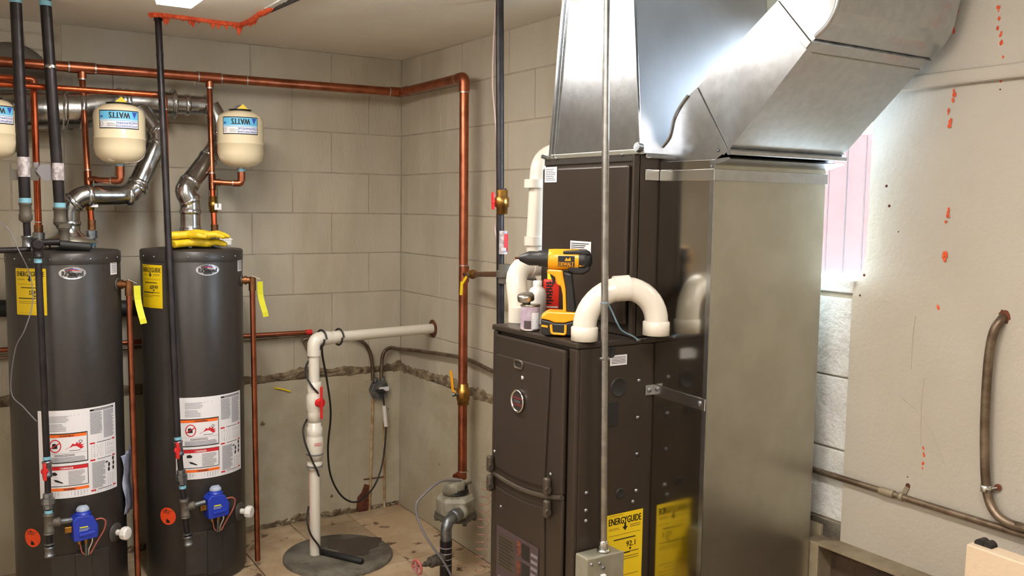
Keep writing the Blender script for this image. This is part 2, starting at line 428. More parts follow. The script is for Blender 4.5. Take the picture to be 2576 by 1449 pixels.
# flat dark patch for the shade in a broken-out hole under the flue; round thimble
hp = []
c0 = PY(215, 303, -.014)
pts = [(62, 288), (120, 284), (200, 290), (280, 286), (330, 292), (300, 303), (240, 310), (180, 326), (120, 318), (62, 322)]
hole = MB().prism([PY(a, b, -.006) for a, b in pts], (0, .0045, 0)).build('gap_shade', 'hole_shade', wb)
tc = PY(28, 205, -.01)
MB().lathe([(.001, 0), (.155, 0), (.16, .006), (.155, .012), (.12, .014), (.001, .014)], tc, (0, -1, 0), 40).build('flue_thimble', 'meter_dark', wb)
# ---- right wall with the window
wr = MB()
wr.box((.003, WY0, -.1), (.2, 0, WZ0)); wr.box((.04, YF-.1, -.1), (.2, WY0, WZ0)); wr.box((.003, YF-.1, WZ1), (.2, 0, CEIL)); wr.box((.003, WY1, WZ0), (.2, 0, WZ1)); wr.box((.04, YF-.1, WZ0), (.2, WY0, WZ1))
wr = struct(wr.build('wall_right', 'joint_paint'))
for i in range(8):
    z0, z1 = CZ[i], CZ[i+1]; e = [0.0, -.2032*(1 if i % 2 else 2)-.03]
    while e[-1] > WY0: e.append(max(e[-1]-.4064, WY0))
    for j in range(len(e)-1):
        a0, a1 = e[j+1], e[j]
        if z0 > 1.35 and z1 < 2.19:
            if a1 <= WY1: continue
            a0 = max(a0, WY1)
        elif z1 > WZ0 and z0 < WZ0 and a0 < WY1:
            if a1 > WY1+.05: block(wr, 'y', WY1, a1, z0, z1)
            block(wr, 'y', a0, min(a1, WY1), z0, 1.385); continue
        if a1-a0 < .05: continue
        block(wr, 'y', a0, a1, z0, z1, R.uniform(0, .001))
MB().box((-.012, -2.75, 0), (.01, -.0, .735)).build('footing', 'plaster_low', wr)
rough_strip('y', -2.1, -.0, .755, .05, 'mortar_joint', 'mortar_dirt', wr)
# whiter blocks below the window (seen beside the duct) and the cast sill
for z0, z1 in ((.757, .9604), (.9604, 1.1636), (1.1636, 1.385)):
    o = MB().box((-.004, WY0, z0+G), (.03, WY0+.36, z1-G)).build('block', 'white_block', wr, bev=.004)
MB().box((-.002, WY0, .45), (.02, WY0+.4, .75)).build('lower_block', 'concrete', wr, bev=.004)
MB().box((-.012, WY0, 1.398), (.16, WY1, 1.434)).build('window_sill', 'white_block', wr, bev=.004)
# smooth painted wall to the right of the window, edge flared to catch daylight
m = MB(); ys = [YF, -4.2, -3.4, -3.2]+[-3.16+.019*k for k in range(18)]+[WY0]; zs_ = [.70, 1.0, 1.385, 1.41, 1.43, 1.45, 1.47, 1.505, 1.7, 1.925]; vs = []
for z in zs_:
    for y in ys:
        a = min(1, max(0, (z-1.385)/.12)); b = min(1, max(0, (y+3.16)/.342)); a = a*a*(3-2*a); vs.append((-.014+.052*a*b*b, y, z))
ny = len(ys); m.add(vs, [(i*ny+j, i*ny+j+1, (i+1)*ny+j+1, (i+1)*ny+j) for i in range(len(zs_)-1) for j in range(ny-1)], True)
m.box((.0385, YF, .70), (.045, WY0, 1.925)); m.box((-.013, WY0-.002, .70), (.04, WY0-.0005, 1.05)); m.build('plaster_panel', 'panel_paint', wr)
MB().box((-.022, YF, 1.958), (.04, WY0-.03, CEIL)).build('upper_panel', 'panel_paint', wr, bev=.003)
MB().box((-.034, YF, 1.925), (.04, WY0-.06, 1.958)).build('ledge_trim', 'panel_paint', wr, bev=.006)
MB().box((-.002, YF, 0), (.01, WY0+.03, .46)).build('lower_wall', 'steel_rust_shade', wr)
# graphite scuffs and old nail holes on the painted wall
mb = MB()
for pts in (((2303, 795), (2296, 850), (2292, 930)), ((2325, 950), (2318, 1010), (2316, 1120)), ((2270, 1000), (2330, 1060), (2380, 1170))):
    q = [PX(a, b, -.0148) for a, b in crv([(p[0], p[1], 0) for p in pts], 6) for a, b in [(a, b)]] if False else [PX(p.x, p.y, -.0143) for p in crv([(p[0], p[1], 0) for p in pts], 6)]
    mb.tube(q, .0011, 5)
mb.build('pencil_mark', 'graphite', wr)
mb = MB()
for a, b, r in ((2230, 468, .004), (2237, 518, .004), (2174, 692, .004), (2163, 743, .003), (2260, 583, .002), (2284, 1222, .007), (2516, 225, .002), (2283, 1200, .002)):
    p = PX(a, b, -.0144); mb.lathe([(r, 0), (r*.8, .0008), (.001, .001)], p, (-1, 0, 0), 9)
mb.build('nail_hole', 'rust', wr)
sp = MB()
for a, b, w, h in ((2408, 25, 7, 18), (2398, 75, 4, 10), (2512, 45, 6, 30), (2518, 95, 6, 16), (2524, 160, 4, 20), (2517, 195, 3, 10), (2405, 195, 6, 14), (2401, 230, 7, 10), (2394, 252, 6, 3), (2386, 280, 6, 8), (2389, 310, 6, 10), (2441, 190, 5, 12), (2385, 540, 5, 18), (2376, 645, 9, 12), (2358, 775, 5, 5), (2322, 1145, 4, 26), (2321, 1180, 3, 6), (2380, 560, 3, 6)):
    for k in range(7 if h > 8 else 2):
        p = PX(a+R.uniform(-w, w)*.6, b+R.uniform(-h, h), -.0225 if b < 165 else -.0145); rr = R.uniform(.0022, .0045)*(.7+w/9)
        sp.ball(p, rr*.62, (.3, .9, 1.5), 8)
sp.build('foam_splatter', 'foam_orange', wr)['kind'] = 'stuff'
# ---- window
wn = MB()
wn.box((.13, WY0, WZ0), (.17, WY1, WZ0+.012)); wn.box((.13, WY0, WZ1-.03), (.17, WY1, WZ1)); wn.box((.13, WY0, WZ0+.01), (.17, WY0+.012, WZ1-.03)); wn.box((.13, WY1-.03, WZ0+.01), (.17, WY1, WZ1-.03))
wn = struct(wn.build('window_1', 'siding_trim'))
MB().box((.15, WY0+.012, WZ0+.012), (.153, WY1-.03, WZ1-.03)).build('pane', 'glass', wn)
# ---- walls behind the camera
struct(MB().box((XL-.1, YF, -.1), (XL, .004, CEIL)).build('wall_left', 'room_paint'))
struct(MB().box((XL-.1, YF-.1, -.1), (.2, YF, CEIL)).build('wall_front', 'room_paint'))
# ---- outside
sd = thing('red_sided_building', 'red vertical plank siding of a building outside the window', 'building', (1.7, -2, 1.0))
for k in range(34):
    y = -4.1+k*.105
    MB().box((1.7, y+.003, 1.05), (1.722, y+.102, BT)).build('siding_board', 'siding_red', sd, bev=.004, seg=1) if k == 0 else None
    if k == 0: b0 = [o for o in sd.children][0] if sd.children else None
    else:
        o = b0.copy(); COL.objects.link(o); o.location = b0.location+V((R.uniform(0, .004), k*.105, 0))
MB().box((1.722, -4.2, .9), (1.8, -.4, BT)).build('backing', 'siding_red', sd)
MB().box((1.68, -4.2, .93), (1.74, -.4, 1.05)).build('base_trim', 'siding_trim', sd)
struct(MB().box((.2, -9, .9), (9, 4, 1.0)).build('ground', 'bounce_ground'))

# ---- steel channel below the painted wall, lower right
t = thing('steel_channel', 'rusty steel channel along the wall foot at the lower right', 'beam', (0, -2.8, .5))
MB().box((-.075, -4.6, .702), (-.003, -2.79, .712)).build('top_flange', 'steel_edge', t)
MB().box((-.012, -4.6, .46), (-.003, -2.79, .702)).build('web', 'steel_rust_shade', t)
MB().box((-.075, -4.6, .452), (-.003, -2.79, .461)).build('bottom_flange', 'steel_edge', t)
MB().box((-.07, -2.79, .0), (-.003, -2.74, .705)).build('end_post', 'steel_edge', t, bev=.003)

# ================================================================= CEILING
def strip_light(x0, x1, y0, y1, label):
    t = thing('strip_light', label, 'ceiling light', ((x0+x1)/2, (y0+y1)/2, CEIL))
    MB().box((x0, y0, 2.335), (x1, y1, CEIL-.001)).build('housing', 'fixture_white', t, bev=.003)
    MB().prism([(x0+.004, y1-.004, 2.334), (x0+.012, y1-.004, 2.30), (x1-.012, y1-.004, 2.30), (x1-.004, y1-.004, 2.334)], (0, y0-y1+.008, 0)).build('diffuser', 'lens_white', t)
strip_light(-1.425, -1.285, -2.22, -.985, 'glowing white strip light on the ceiling above the pipes')
strip_light(-1.425, -1.285, -4.27, -3.03, 'unseen white ceiling strip light above the camera, behind the nearer one')  # out of view, like the next one; kept for the light they give
strip_light(-2.97, -2.83, -3.82, -2.58, 'unseen white ceiling strip light in the left half of the room')
for c in (2,): pass
# foam bead and open joint in the ceiling
t = thing('sealing_foam', 'orange expanding foam bead sealing a ceiling joint', 'foam', PZ(600, 60, CEIL))
mb = MB(); zc = CEIL-.004
p = [PZ(*q, zc) for q in ((384, 34), (420, 38), (470, 44), (530, 52), (580, 58), (612, 60), (650, 38), (685, 18))]
q = crv(p, 10); mb.tube([a+V((R.uniform(-.004, .004), R.uniform(-.004, .004), R.uniform(-.003, .001))) for a in q], [R.uniform(.008, .014) for _ in q], 8)
for a, b, l in ((415, 40, .035), (420, 42, .03), (478, 48, .022), (485, 50, .03), (500, 51, .012), (535, 54, .03), (549, 56, .028), (569, 58, .026), (600, 62, .045), (605, 63, .03), (630, 55, .02), (640, 50, .02), (380, 36, .015), (590, 60, .02), (460, 46, .012)):
    a = PZ(a, b, zc); mb.tube([a+V((0, 0, .004)), a-V((0, 0, l*.5)), a-V((R.uniform(-.004, .004), 0, l))], [.013, .009, .002], 8)
mb.build('bead', 'foam_orange', t)
mb = MB(); a, b = PZ(640, 45, zc), PZ(790, -25, zc)
mb.tube([a, a.lerp(b, .3), a.lerp(b, .6), b], [.005, .009, .011, .012], 8).build('joint_shade', 'hole_shade', t)
mb = MB(); a, b = PZ(672, 22, zc), PZ(760, -25, zc); mb.bar(a, b, .022, .006).build('tape_strip', 'white_block', t)
mb = MB()
for k in range(9):
    c = a.lerp(b, k/9)+V((.012, 0, 0)); mb.ball(c, R.uniform(.004, .009), (1, 1, .4), 8)
mb.build('plaster_crumb', 'white_block', t)
tag(MB().ball((0, 0, 0), .02, (1, 1.6, .4), 8).build('foam_blob', 'foam_orange', None, PZ(45, 5, CEIL-.01)), 'small orange foam blob where the leftmost black pipe enters the ceiling', 'foam')

# ================================================================= PIPEWORK
def rings(mb, pts, r, w):
    for p, d in pts: d = V(d).normalized(); p = V(p); mb.cyl(p-d*w/2, p+d*w/2, r, n=20)
DZ = V((0, 0, 1)); DX = V((1, 0, 0)); DY = V((0, 1, 0))
# -- copper header along the wall, down to the meter
H0, HC = PY(-60, 150.4, -.2), PY(1005, 232, -.2); HC = V((-.1, -.2, HC.z))
HE = PX(1168, 194, -.1); HB = PX(1163, 1204, -.1); rc = .0206
t = thing('copper_main_pipe', 'large copper pipe along the top of both walls and down to the grey meter', 'pipe', HC)
MB().tube(fil([H0, HC, HE, HB], .03), rc, 20).build('pipe', 'copper', t)
mb = MB()
d = (HC-H0).normalized(); e = (HE-HC).normalized()
rings(mb, [(HC-d*.05, d), (HC+e*.055, e), (HE-e*.045, e), (HE+V((0, 0, -.05)), DZ)], .0235, .03); mb.build('coupling', 'copper', t)
mb = MB(); mb.tube(fil([HE-e*.05, HE, HE-V((0, 0, .06))], .03), .0238, 20); mb.build('elbow', 'copper', t)
mb = MB(); mb.tube(fil([HC-d*.05, HC, HC+e*.05], .03), .0238, 20); mb.build('elbow', 'copper', t)
def on_h(px): # point of the header at pixel column px
    lo, hi = 0, 1
    for _ in range(30):
        m = (lo+hi)/2; q = H0.lerp(HC, m)-CAM; x = 1288+FPX*q.dot(_r)/q.dot(_f)
        if x < px: lo = m
        else: hi = m
    return H0.lerp(HC, lo)
T1, T2 = on_h(206), on_h(527)
mb = MB()
for T in (T1, T2): rings(mb, [(T, d)], .0235, .1); mb.cyl(T, T-V((0, 0, .045)), .017, n=16)
mb.build('tee', 'copper', t)
mb = MB()
for T in (T1, T2): rings(mb, [(T-d*.05, d), (T+d*.05, d)], .0242, .006); rings(mb, [(T-V((0, 0, .046)), DZ)], .0175, .005)
rings(mb, [(HC-d*.066, d), (HC+e*.066, e), (on_h(620), d), (HE-e*.062, e), (HE-V((0, 0, .066)), DZ), (PX(1167, 668, -.1), DZ), (PX(1164, 1185, -.1), DZ)], .0236, .005)
mb.build('solder_joint', 'solder', t)
rings(m2 := MB(), [(PX(1167, 690, -.1), DZ)], .0232, .07); m2.build('tee', 'copper', t)
# ball valve on the drop
P = PX(1165, 990, -.1)
tv = thing('ball_valve', 'brass ball valve with yellow lever on the copper drop pipe', 'valve', P)
MB().lathe([(.021, -.052), (.026, -.05), (.026, -.03), (.03, -.028), (.031, .0), (.03, .022), (.024, .026), (.024, .045), (.02, .047)], P, n=24).build('body', 'brass', tv)
Q = PX(1145, 992, -.14); MB().cyl(P, Q, .009, n=12).cyl(Q-V((.004, 0, 0)), Q+V((-.012, .004, 0)), .011, n=6).build('stem', 'galv_fitting', tv)
MB().bar(Q, PX(1137, 978, -.14), .016, .003, DX).bar(PX(1139, 982, -.14), PX(1134, 932, -.142), .017, .006, DX).build('lever', 'drill_yellow', tv, bev=.002)

def branch(T, pts, label, n1, vz, org=None):
    t = thing('copper_branch_pipe', label, 'pipe', pts[-1])
    q = [V(p) for p in pts]
    MB().tube(q, .0122, 14).build('pipe', 'copper', t); return t
# cold branch pipes, each with a tank stub and a shut-off valve
def cold(T, mid, bot, tank_e, tank_t, label):
    t = thing('copper_branch_pipe', label, 'pipe', bot)
    M, B = V(mid), V(bot); ax = (M-T).normalized(); ax2 = (B-M).normalized()
    MB().tube([T-V((0, 0, .04)), M, M+(B-M)*.12], .0122, 14).build('upper_pipe', 'copper', t)
    E, U = V(tank_e), V(tank_t)
    MB().tube(fil([M, E, U], .02), .0118, 14).build('tank_stub', 'copper', t)
    mb = MB(); rings(mb, [(M, ax), (M+ax*.0, ax)], .0148, .07); rings(mb, [(M.lerp(E, .16), E-M)], .0145, .03)
    mb.tube(fil([E+(M-E).normalized()*.035, E, E+V((0, 0, .03))], .02), .0145, 14); rings(mb, [(U-V((0, 0, .02)), DZ)], .017, .04); mb.build('fitting', 'copper', t)
    mb = MB(); rings(mb, [(M+ax*-.037, ax), (E+V((0, 0, .031)), DZ), (E+(M-E).normalized()*.036, E-M)], .0151, .004); mb.build('solder_joint', 'solder', t)
    mb = MB(); rings(mb, [(U+V((0, 0, .006)), DZ)], .0165, .012); mb.build('thread_tape', 'tape_blue', t)
    V0 = M.lerp(B, .44); mb = MB(); mb.lathe([(.0125, -.035), (.017, -.033), (.017, -.012), (.021, -.01), (.021, .012), (.017, .014), (.017, .034), (.0125, .036)], V0, -ax2, 16).build('valve_body', 'brass', t)
    off = V((.012, -.022, 0)); mb = MB(); mb.cyl(V0, V0+off, .006, n=10).bar(V0+off+V((0, 0, -.012)), V0+off+V((.001, 0, .085)), .014, .004, V((1, 0, 0))).build('lever', 'valve_green', t)
    MB().box(V0+off+V((-.014, -.006, -.022)), V0+off+V((.016, -.001, .006))).build('tag', 'label_white', t, bev=.002)
    MB().tube([M.lerp(B, .12), B], .0122, 14).build('lower_pipe', 'copper_bright', t)
    rings(m := MB(), [(B+V((0, 0, .02)), DZ)], .0155, .04); m.build('adapter', 'bronze', t)
    return t
hc1, hc2 = (-1.655, -.345), (-1.157, -.345); RH = .208; ZT = 1.418
B1 = PY(231, 578, -.34); B2 = PY(540, 588, -.34)
M1 = PY(221, 452, -.33); M2 = PY(534, 458, -.32)
cold(T1, M1, B1, PY(303, 455, -.40), PY(302, 418, -.40), 'copper cold pipe with tank stub feeding the left water heater')
cold(T2, M2, B2, PY(607, 462, -.35), PY(607, 432, -.35), 'copper cold pipe with tank stub feeding the right water heater')
# hot pipes (thin copper): horizontal runs with a drop to each heater
t = thing('copper_hot_pipe', 'bright copper pipe turning down onto the left heater top', 'pipe', PY(97, 580, -.34))
a, b, c = PY(-60, 192, -.36), PY(84, 199, -.36), PY(97, 578, -.35)
MB().tube(fil([a, b, c], .02), .0125, 14).build('pipe', 'copper_bright', t)
MB().tube(fil([b.lerp(a, .12), b, b.lerp(c, .06)], .02), .0152, 14).build('elbow', 'copper', t)
rings(m := MB(), [(c+V((0, 0, .004)), DZ)], .0165, .03); m.build('adapter', 'bronze', t)
rings(m := MB(), [(b.lerp(c, .062), c-b), (c+V((0, 0, .03)), DZ)], .0158, .004); m.build('solder_joint', 'solder', t)
rings(m := MB(), [(PY(91, 428, -.355), DZ)], .0129, .06); m.build('paper_tag', 'white_tape', t)
t = thing('copper_hot_pipe', 'bright copper pipe below the main, dropping behind the black gas pipe', 'pipe', PY(423, 600, -.36))
a, b, c = PY(-60, 207, -.42), PY(412, 240, -.42), PY(424, 606, -.36)
MB().tube(fil([a, b, c], .02), .0118, 14).build('pipe', 'copper_bright', t)
MB().tube(fil([b.lerp(a, .07), b, b.lerp(c, .09)], .02), .0142, 14).build('elbow', 'copper', t)
rings(m := MB(), [(b.lerp(c, .092), c-b)], .0146, .005); m.build('solder_joint', 'solder', t)

# -- black iron pipes
def iron(name, label, pts, r, fits=(), extra=None, group=None):
    t = thing(name, label, 'pipe', pts[-1])
    MB().tube(pts, r, 16).build('pipe', 'black_iron', t)
    return t
def bell(mb, p, r, l, d=DZ):
    mb.lathe([(r*.8, -l/2), (r*1.12, -l/2), (r*1.12, -l/2+.008), (r, -l/2+.01), (r, l/2-.01), (r*1.12, l/2-.008), (r*1.12, l/2), (r*.8, l/2)], p, d, 20)
# leftmost
p0 = PY(38, -30, -.47); t0 = p0.lerp(PY(62, 495, -.44), (CEIL+.02-p0.z)/(PY(62, 495, -.44).z-p0.z)); p1 = PY(63, 500, -.44); p2 = PY(69, 596, -.43)
t = thing('black_gas_pipe', 'leftmost thick black pipe from the ceiling to the left heater', 'pipe', p2)
MB().tube([t0, p1], .0205, 16).build('upper_pipe', 'black_iron', t); MB().tube([p1, p2], .0135, 14).build('lower_pipe', 'black_iron', t)
bell(m := MB(), p1-V((0, 0, .045)), .021, .06); m.lathe([(.014, -.03), (.024, -.02), (.024, .0), (.018, .01)], p1-V((0, 0, .06)), n=16); m.build('reducer', 'meter_dark', t)
rings(m := MB(), [(p1-V((0, 0, .006)), DZ), (t0-V((0, 0, .035)), DZ)], .0212, .018); m.build('thread_tape', 'tape_blue', t)
a = PY(60, 420, -.45); rings(m := MB(), [(a, DZ)], .0215, .075); m.build('white_sticker', 'white_tape', t)
MB().box(a+V((.012, .004, -.05)), a+V((.05, .008, .0))).box(a+V((-.045, .004, -.05)), a+V((-.012, .008, -.01))).build('sticker_flap', 'meter_dark', t)
bell(m := MB(), p2-V((0, 0, .02)), .019, .05); m.build('elbow', 'galv_fitting', t)
# second
p0 = PY(112, -30, -.48); p1 = PY(150, 512, -.45); t0 = p0.lerp(p1, (CEIL+.02-p0.z)/(p1.z-p0.z)); p2 = PY(160, 604, -.44)
t = thing('black_gas_pipe', 'thick black pipe second from the left, ending in a union', 'pipe', p2)
MB().tube([t0, p1], .0205, 16).build('upper_pipe', 'black_iron', t); MB().tube([p1, p2], .014, 14).build('lower_pipe', 'black_iron', t)
bell(m := MB(), p1-V((0, 0, .045)), .022, .06); m.lathe([(.014, -.03), (.024, -.02), (.024, .0), (.018, .01)], p1-V((0, 0, .06)), n=16); m.build('reducer', 'meter_dark', t)
rings(m := MB(), [(p1-V((0, 0, .006)), DZ), (t0-V((0, 0, .035)), DZ)], .0215, .018); m.build('thread_tape', 'tape_blue', t)
a = PY(146, 432, -.46); rings(m := MB(), [(a, DZ)], .0215, .066); m.build('white_sticker', 'white_tape', t)
MB().prism([a+V((-.005, .005, .028)), a+V((-.06, .005, .026)), a+V((-.075, .005, .0)), a+V((-.05, .005, -.035)), a+V((-.04, .005, -.036)), a+V((-.005, .005, -.03))], (0, .002, 0)).build('sticker_flap', 'cable_grey', t)
rings(m := MB(), [(PY(128, 168, -.475), DZ)], .021, .01); m.ball(PY(126, 168, -.497), .008, (1, .5, 1)).build('paint_blob', 'solder', t)
# third: long gas drop in front of the right heater
g0 = PZ(397, 33, CEIL+.01); g1 = PY(447, 1100, -.605); g2 = PY(457, 1215, -.605)
t = thing('black_gas_pipe', 'long thin black gas pipe from the ceiling foam past the right heater', 'pipe', g1)
MB().tube([g0, g1], .0135, 14).build('pipe', 'black_iron', t)
rings(m := MB(), [(g0.lerp(g1, .012), g1-g0)], .017, .02); rings(m, [(g0.lerp(g1, .10), g1-g0)], .0145, .012); m.build('collar', 'black_iron', t)
def gas_leg(top, label, base, rh, arm_to):
    # valve, union, tee with an arm to the gas control, drip leg and cap
    X0, Z0 = top, top.z
    t = thing('gas_drip_leg', label, 'pipe', base); D = (base-top).normalized()
    def at(z): return top+D*((z-top.z)/D.z)
    MB().tube([top, base], .0115, 14).build('pipe', 'black_iron', t)
    zv = top.z-.045; bell(m := MB(), at(zv), .016, .06, D); m.build('valve_body', 'galv_fitting', t)
    c = at(zv)+V((-.012, -.03, 0)); MB().cyl(at(zv), c, .007, n=10).bar(c+V((0, 0, .03)), c-V((0, 0, .034)), .026, .012, DX).ball(c, .014, (1, .6, 1)).build('lever', 'red_plastic', t, bev=.004)
    zu = top.z-.165; m = MB(); m.lathe([(.014, -.03), (.018, -.028), (.018, -.012), (.024, -.01), (.024, .012), (.018, .015), (.018, .03), (.012, .032)], at(zu), D, 8, False); m.build('union', 'galv_fitting', t)
    rings(m := MB(), [(at(top.z-.004), D), (at(zu-.042), D)], .014, .012); m.build('thread_tape', 'tape_blue', t)
    zt = rh; a = at(zt); bell(m := MB(), a, .0165, .07, D); bell(m, a.lerp(arm_to, .2), .016, .045, arm_to-a); m.build('tee', 'meter_dark', t)
    MB().tube([a, arm_to], .0105, 12).build('arm_pipe', 'galv_fitting', t)
    rings(m := MB(), [(at(zt+.037), D), (at(zt-.037), D), (at(base.z+.03), D)], .0185, .006); m.build('fitting_lip', 'galv_fitting', t)
    bell(m := MB(), base, .0165, .04, D); m.build('cap', 'galv_fitting', t)
    return t
arm2 = PY(515, 1263, -.60); gas_leg(g1, 'gas valve, union and drip leg in front of the right heater', PY(473, 1360, -.62), PY(465, 1277, -.61).z, arm2)
# fourth: gas drop in front of the left heater, fed over its top
k0 = V((PY(94, 606, -.60).x, -.60, 1.455)); k1 = PY(118, 1150, -.60)
u0 = PY(162, 606, -.45); u0 = V((u0.x, u0.y, 1.455))
t = thing('black_gas_pipe', 'black gas pipe running down the front of the left heater', 'pipe', k1)
MB().tube(fil([u0, V((k0.x, u0.y-.03, 1.455)), k0, k1], .015), .0125, 14).build('pipe', 'black_iron', t)
bell(m := MB(), k0, .018, .05, DY); bell(m, k0-V((0, 0, .03)), .018, .045); m.build('elbow', 'black_iron', t)
bell(m := MB(), u0+V((0, 0, .02)), .02, .07); m.lathe([(.02, 0), (.028, .004), (.028, .02), (.02, .024)], u0+V((0, 0, .05)), n=8, sm=False); m.build('union', 'meter_dark', t)
rings(m := MB(), [(k0-V((0, 0, .06)), DZ)], .0135, .02); m.build('thread_tape', 'tape_blue', t)
gas_leg(k1, 'gas valve, union and drip leg in front of the left heater', PY(125, 1388, -.63), PY(122, 1315, -.61).z, PY(180, 1308, -.60))
# black pipes entering from the left
a = PY(-60, 631, -.45); b = PY(92, 628, -.45)
t = thing('black_side_pipe', 'short horizontal black pipe entering from the left at heater top height', 'pipe', b)
MB().tube([a, b], .0115, 14).build('pipe', 'black_iron', t); bell(m := MB(), b, .017, .04, DX); m.build('elbow', 'galv_fitting', t)
a = PY(-60, 776, -.06); b = PY(640, 772, -.06)
t = thing('insulated_pipe', 'fat black insulated pipe on the wall behind the water heaters', 'pipe', b)
MB().tube([a, b+V((-.12, 0, 0))], .036, 18).build('insulation', 'rubber', t)
a = PY(-60, 884, -.05); b = PY(784, 835, -.05)
t = thing('capped_copper_pipe', 'copper pipe on the back wall ending in a red cap beside the white riser', 'pipe', b)
MB().tube([a, b], .0105, 12).build('pipe', 'copper', t); MB().tube([b-V((.03, 0, 0)), b], .0128, 12).build('cap', 'red_plastic', t)
a = PY(-60, 905, -.035); b = PY(740, 846, -.035)
tag(MB().tube(crv([a, b, PY(762, 857, -.035), PY(776, 885, -.035), PY(778, 900, -.035)], 6), .0075, 10).build('wall_conduit', 'old_emt', None, b), 'thin grey conduit curving down behind the white riser', 'conduit')
tag(MB().tube([PY(640, 843, -.03), PY(790, 843, -.03)], .006, 10).build('wall_conduit', 'emt', None, b), 'thin bright conduit just below the capped copper pipe', 'conduit')

# ================================================================= FLUE PIPES
def flue(name, label, pts, r, rims, m='galv_pipe', fl=.06):
    t = thing(name, label, 'flue pipe', pts[0])
    MB().tube(fil(pts, fl, 4), r, 28).build('pipe', m, t)
    mb = MB()
    for p, d in rims: d = V(d).normalized(); p = V(p); mb.lathe([(r*.98, -.011), (r+.003, -.009), (r+.0045, 0), (r+.003, .009), (r*.98, .011)], p, d, 28)
    if rims: mb.build('crimp_band', 'galv', t)
    return t
yv = -.17
f0, f1 = PY(-70, 276, yv), PY(205, 276, yv)
t = thing('main_flue', 'wide galvanised flue running along the back wall behind the tanks', 'flue pipe', f1)
MB().tube([f0, f1], .078, 32).build('wide_section', 'galv_pipe', t)
MB().tube([f1, f1.lerp(PY(300, 256, yv), .7), PY(300, 256, yv)], [.079, .064, .05], 32).build('reducer', 'galv_pipe', t)
f2, f3 = PY(300, 256, yv), PY(436, 262, yv)
MB().tube([f2-V((.01, 0, 0)), f3], .053, 28).build('middle_section', 'galv_pipe', t)
f4 = PY(520, 266, yv); f5 = PY(546, 300, yv)
MB().tube(fil([f3, f4], .03), .042, 28).build('narrow_section', 'galv_pipe', t)
m = MB()
for p, r in ((PY(160, 276, yv), .079), (f1, .08), (f2, .055), (PY(320, 258, yv), .055), (f3, .056), (PY(470, 264, yv), .043), (PY(520, 266, yv), .044)):
    m.lathe([(r*.96, -.012), (r+.003, -.009), (r+.005, 0), (r+.003, .009), (r*.96, .012)], p, DX, 32)
m.lathe([(.053, -.004), (.068, -.003), (.068, .003), (.053, .004)], PY(436, 262, yv), DX, 32)
m.build('crimp_band', 'galv', t)
# left heater flue
L = [V((hc1[0]+.015, hc1[1], 1.49)), PY(172, 520, -.36), PY(205, 492, -.36), PY(335, 492, -.30), PY(405, 345, -.24), PY(350, 275, -.19)]
L[0] = V((L[1].x, L[1].y, 1.49))
lab = 'silver flue pipe zigzagging up from the left water heater'
t = flue('heater_flue', lab, L, .041, [(L[0].lerp(L[1], .35), DZ), (L[1].lerp(L[2], .35), L[2]-L[1]), (L[2].lerp(L[3], .12), L[3]-L[2]), (L[2].lerp(L[3], .9), L[3]-L[2]), (L[3].lerp(L[4], .12), L[4]-L[3]), (L[3].lerp(L[4], .2), L[4]-L[3]), (L[3].lerp(L[4], .86), L[4]-L[3]), (L[4].lerp(L[5], .2), L[5]-L[4])])
L = [V((0, 0, 1.49)), PY(479, 530, -.35), PY(478, 505, -.35), PY(462, 480, -.35), PY(532, 390, -.24), PY(550, 360, -.2), PY(549, 300, -.17), PY(528, 266, -.17)]
L[0] = V((L[1].x, L[1].y, 1.49))
t = flue('heater_flue', 'silver flue pipe rising from the right water heater behind its tank', L, .041, [(L[0].lerp(L[1], .1), DZ), (L[0].lerp(L[1], .95), DZ), (L[2], L[3]-L[2]), (L[3].lerp(L[4], .2), L[4]-L[3]), (L[3].lerp(L[4], .9), L[4]-L[3]), (L[5].lerp(L[6], .4), DZ)], fl=.045)
L2 = L

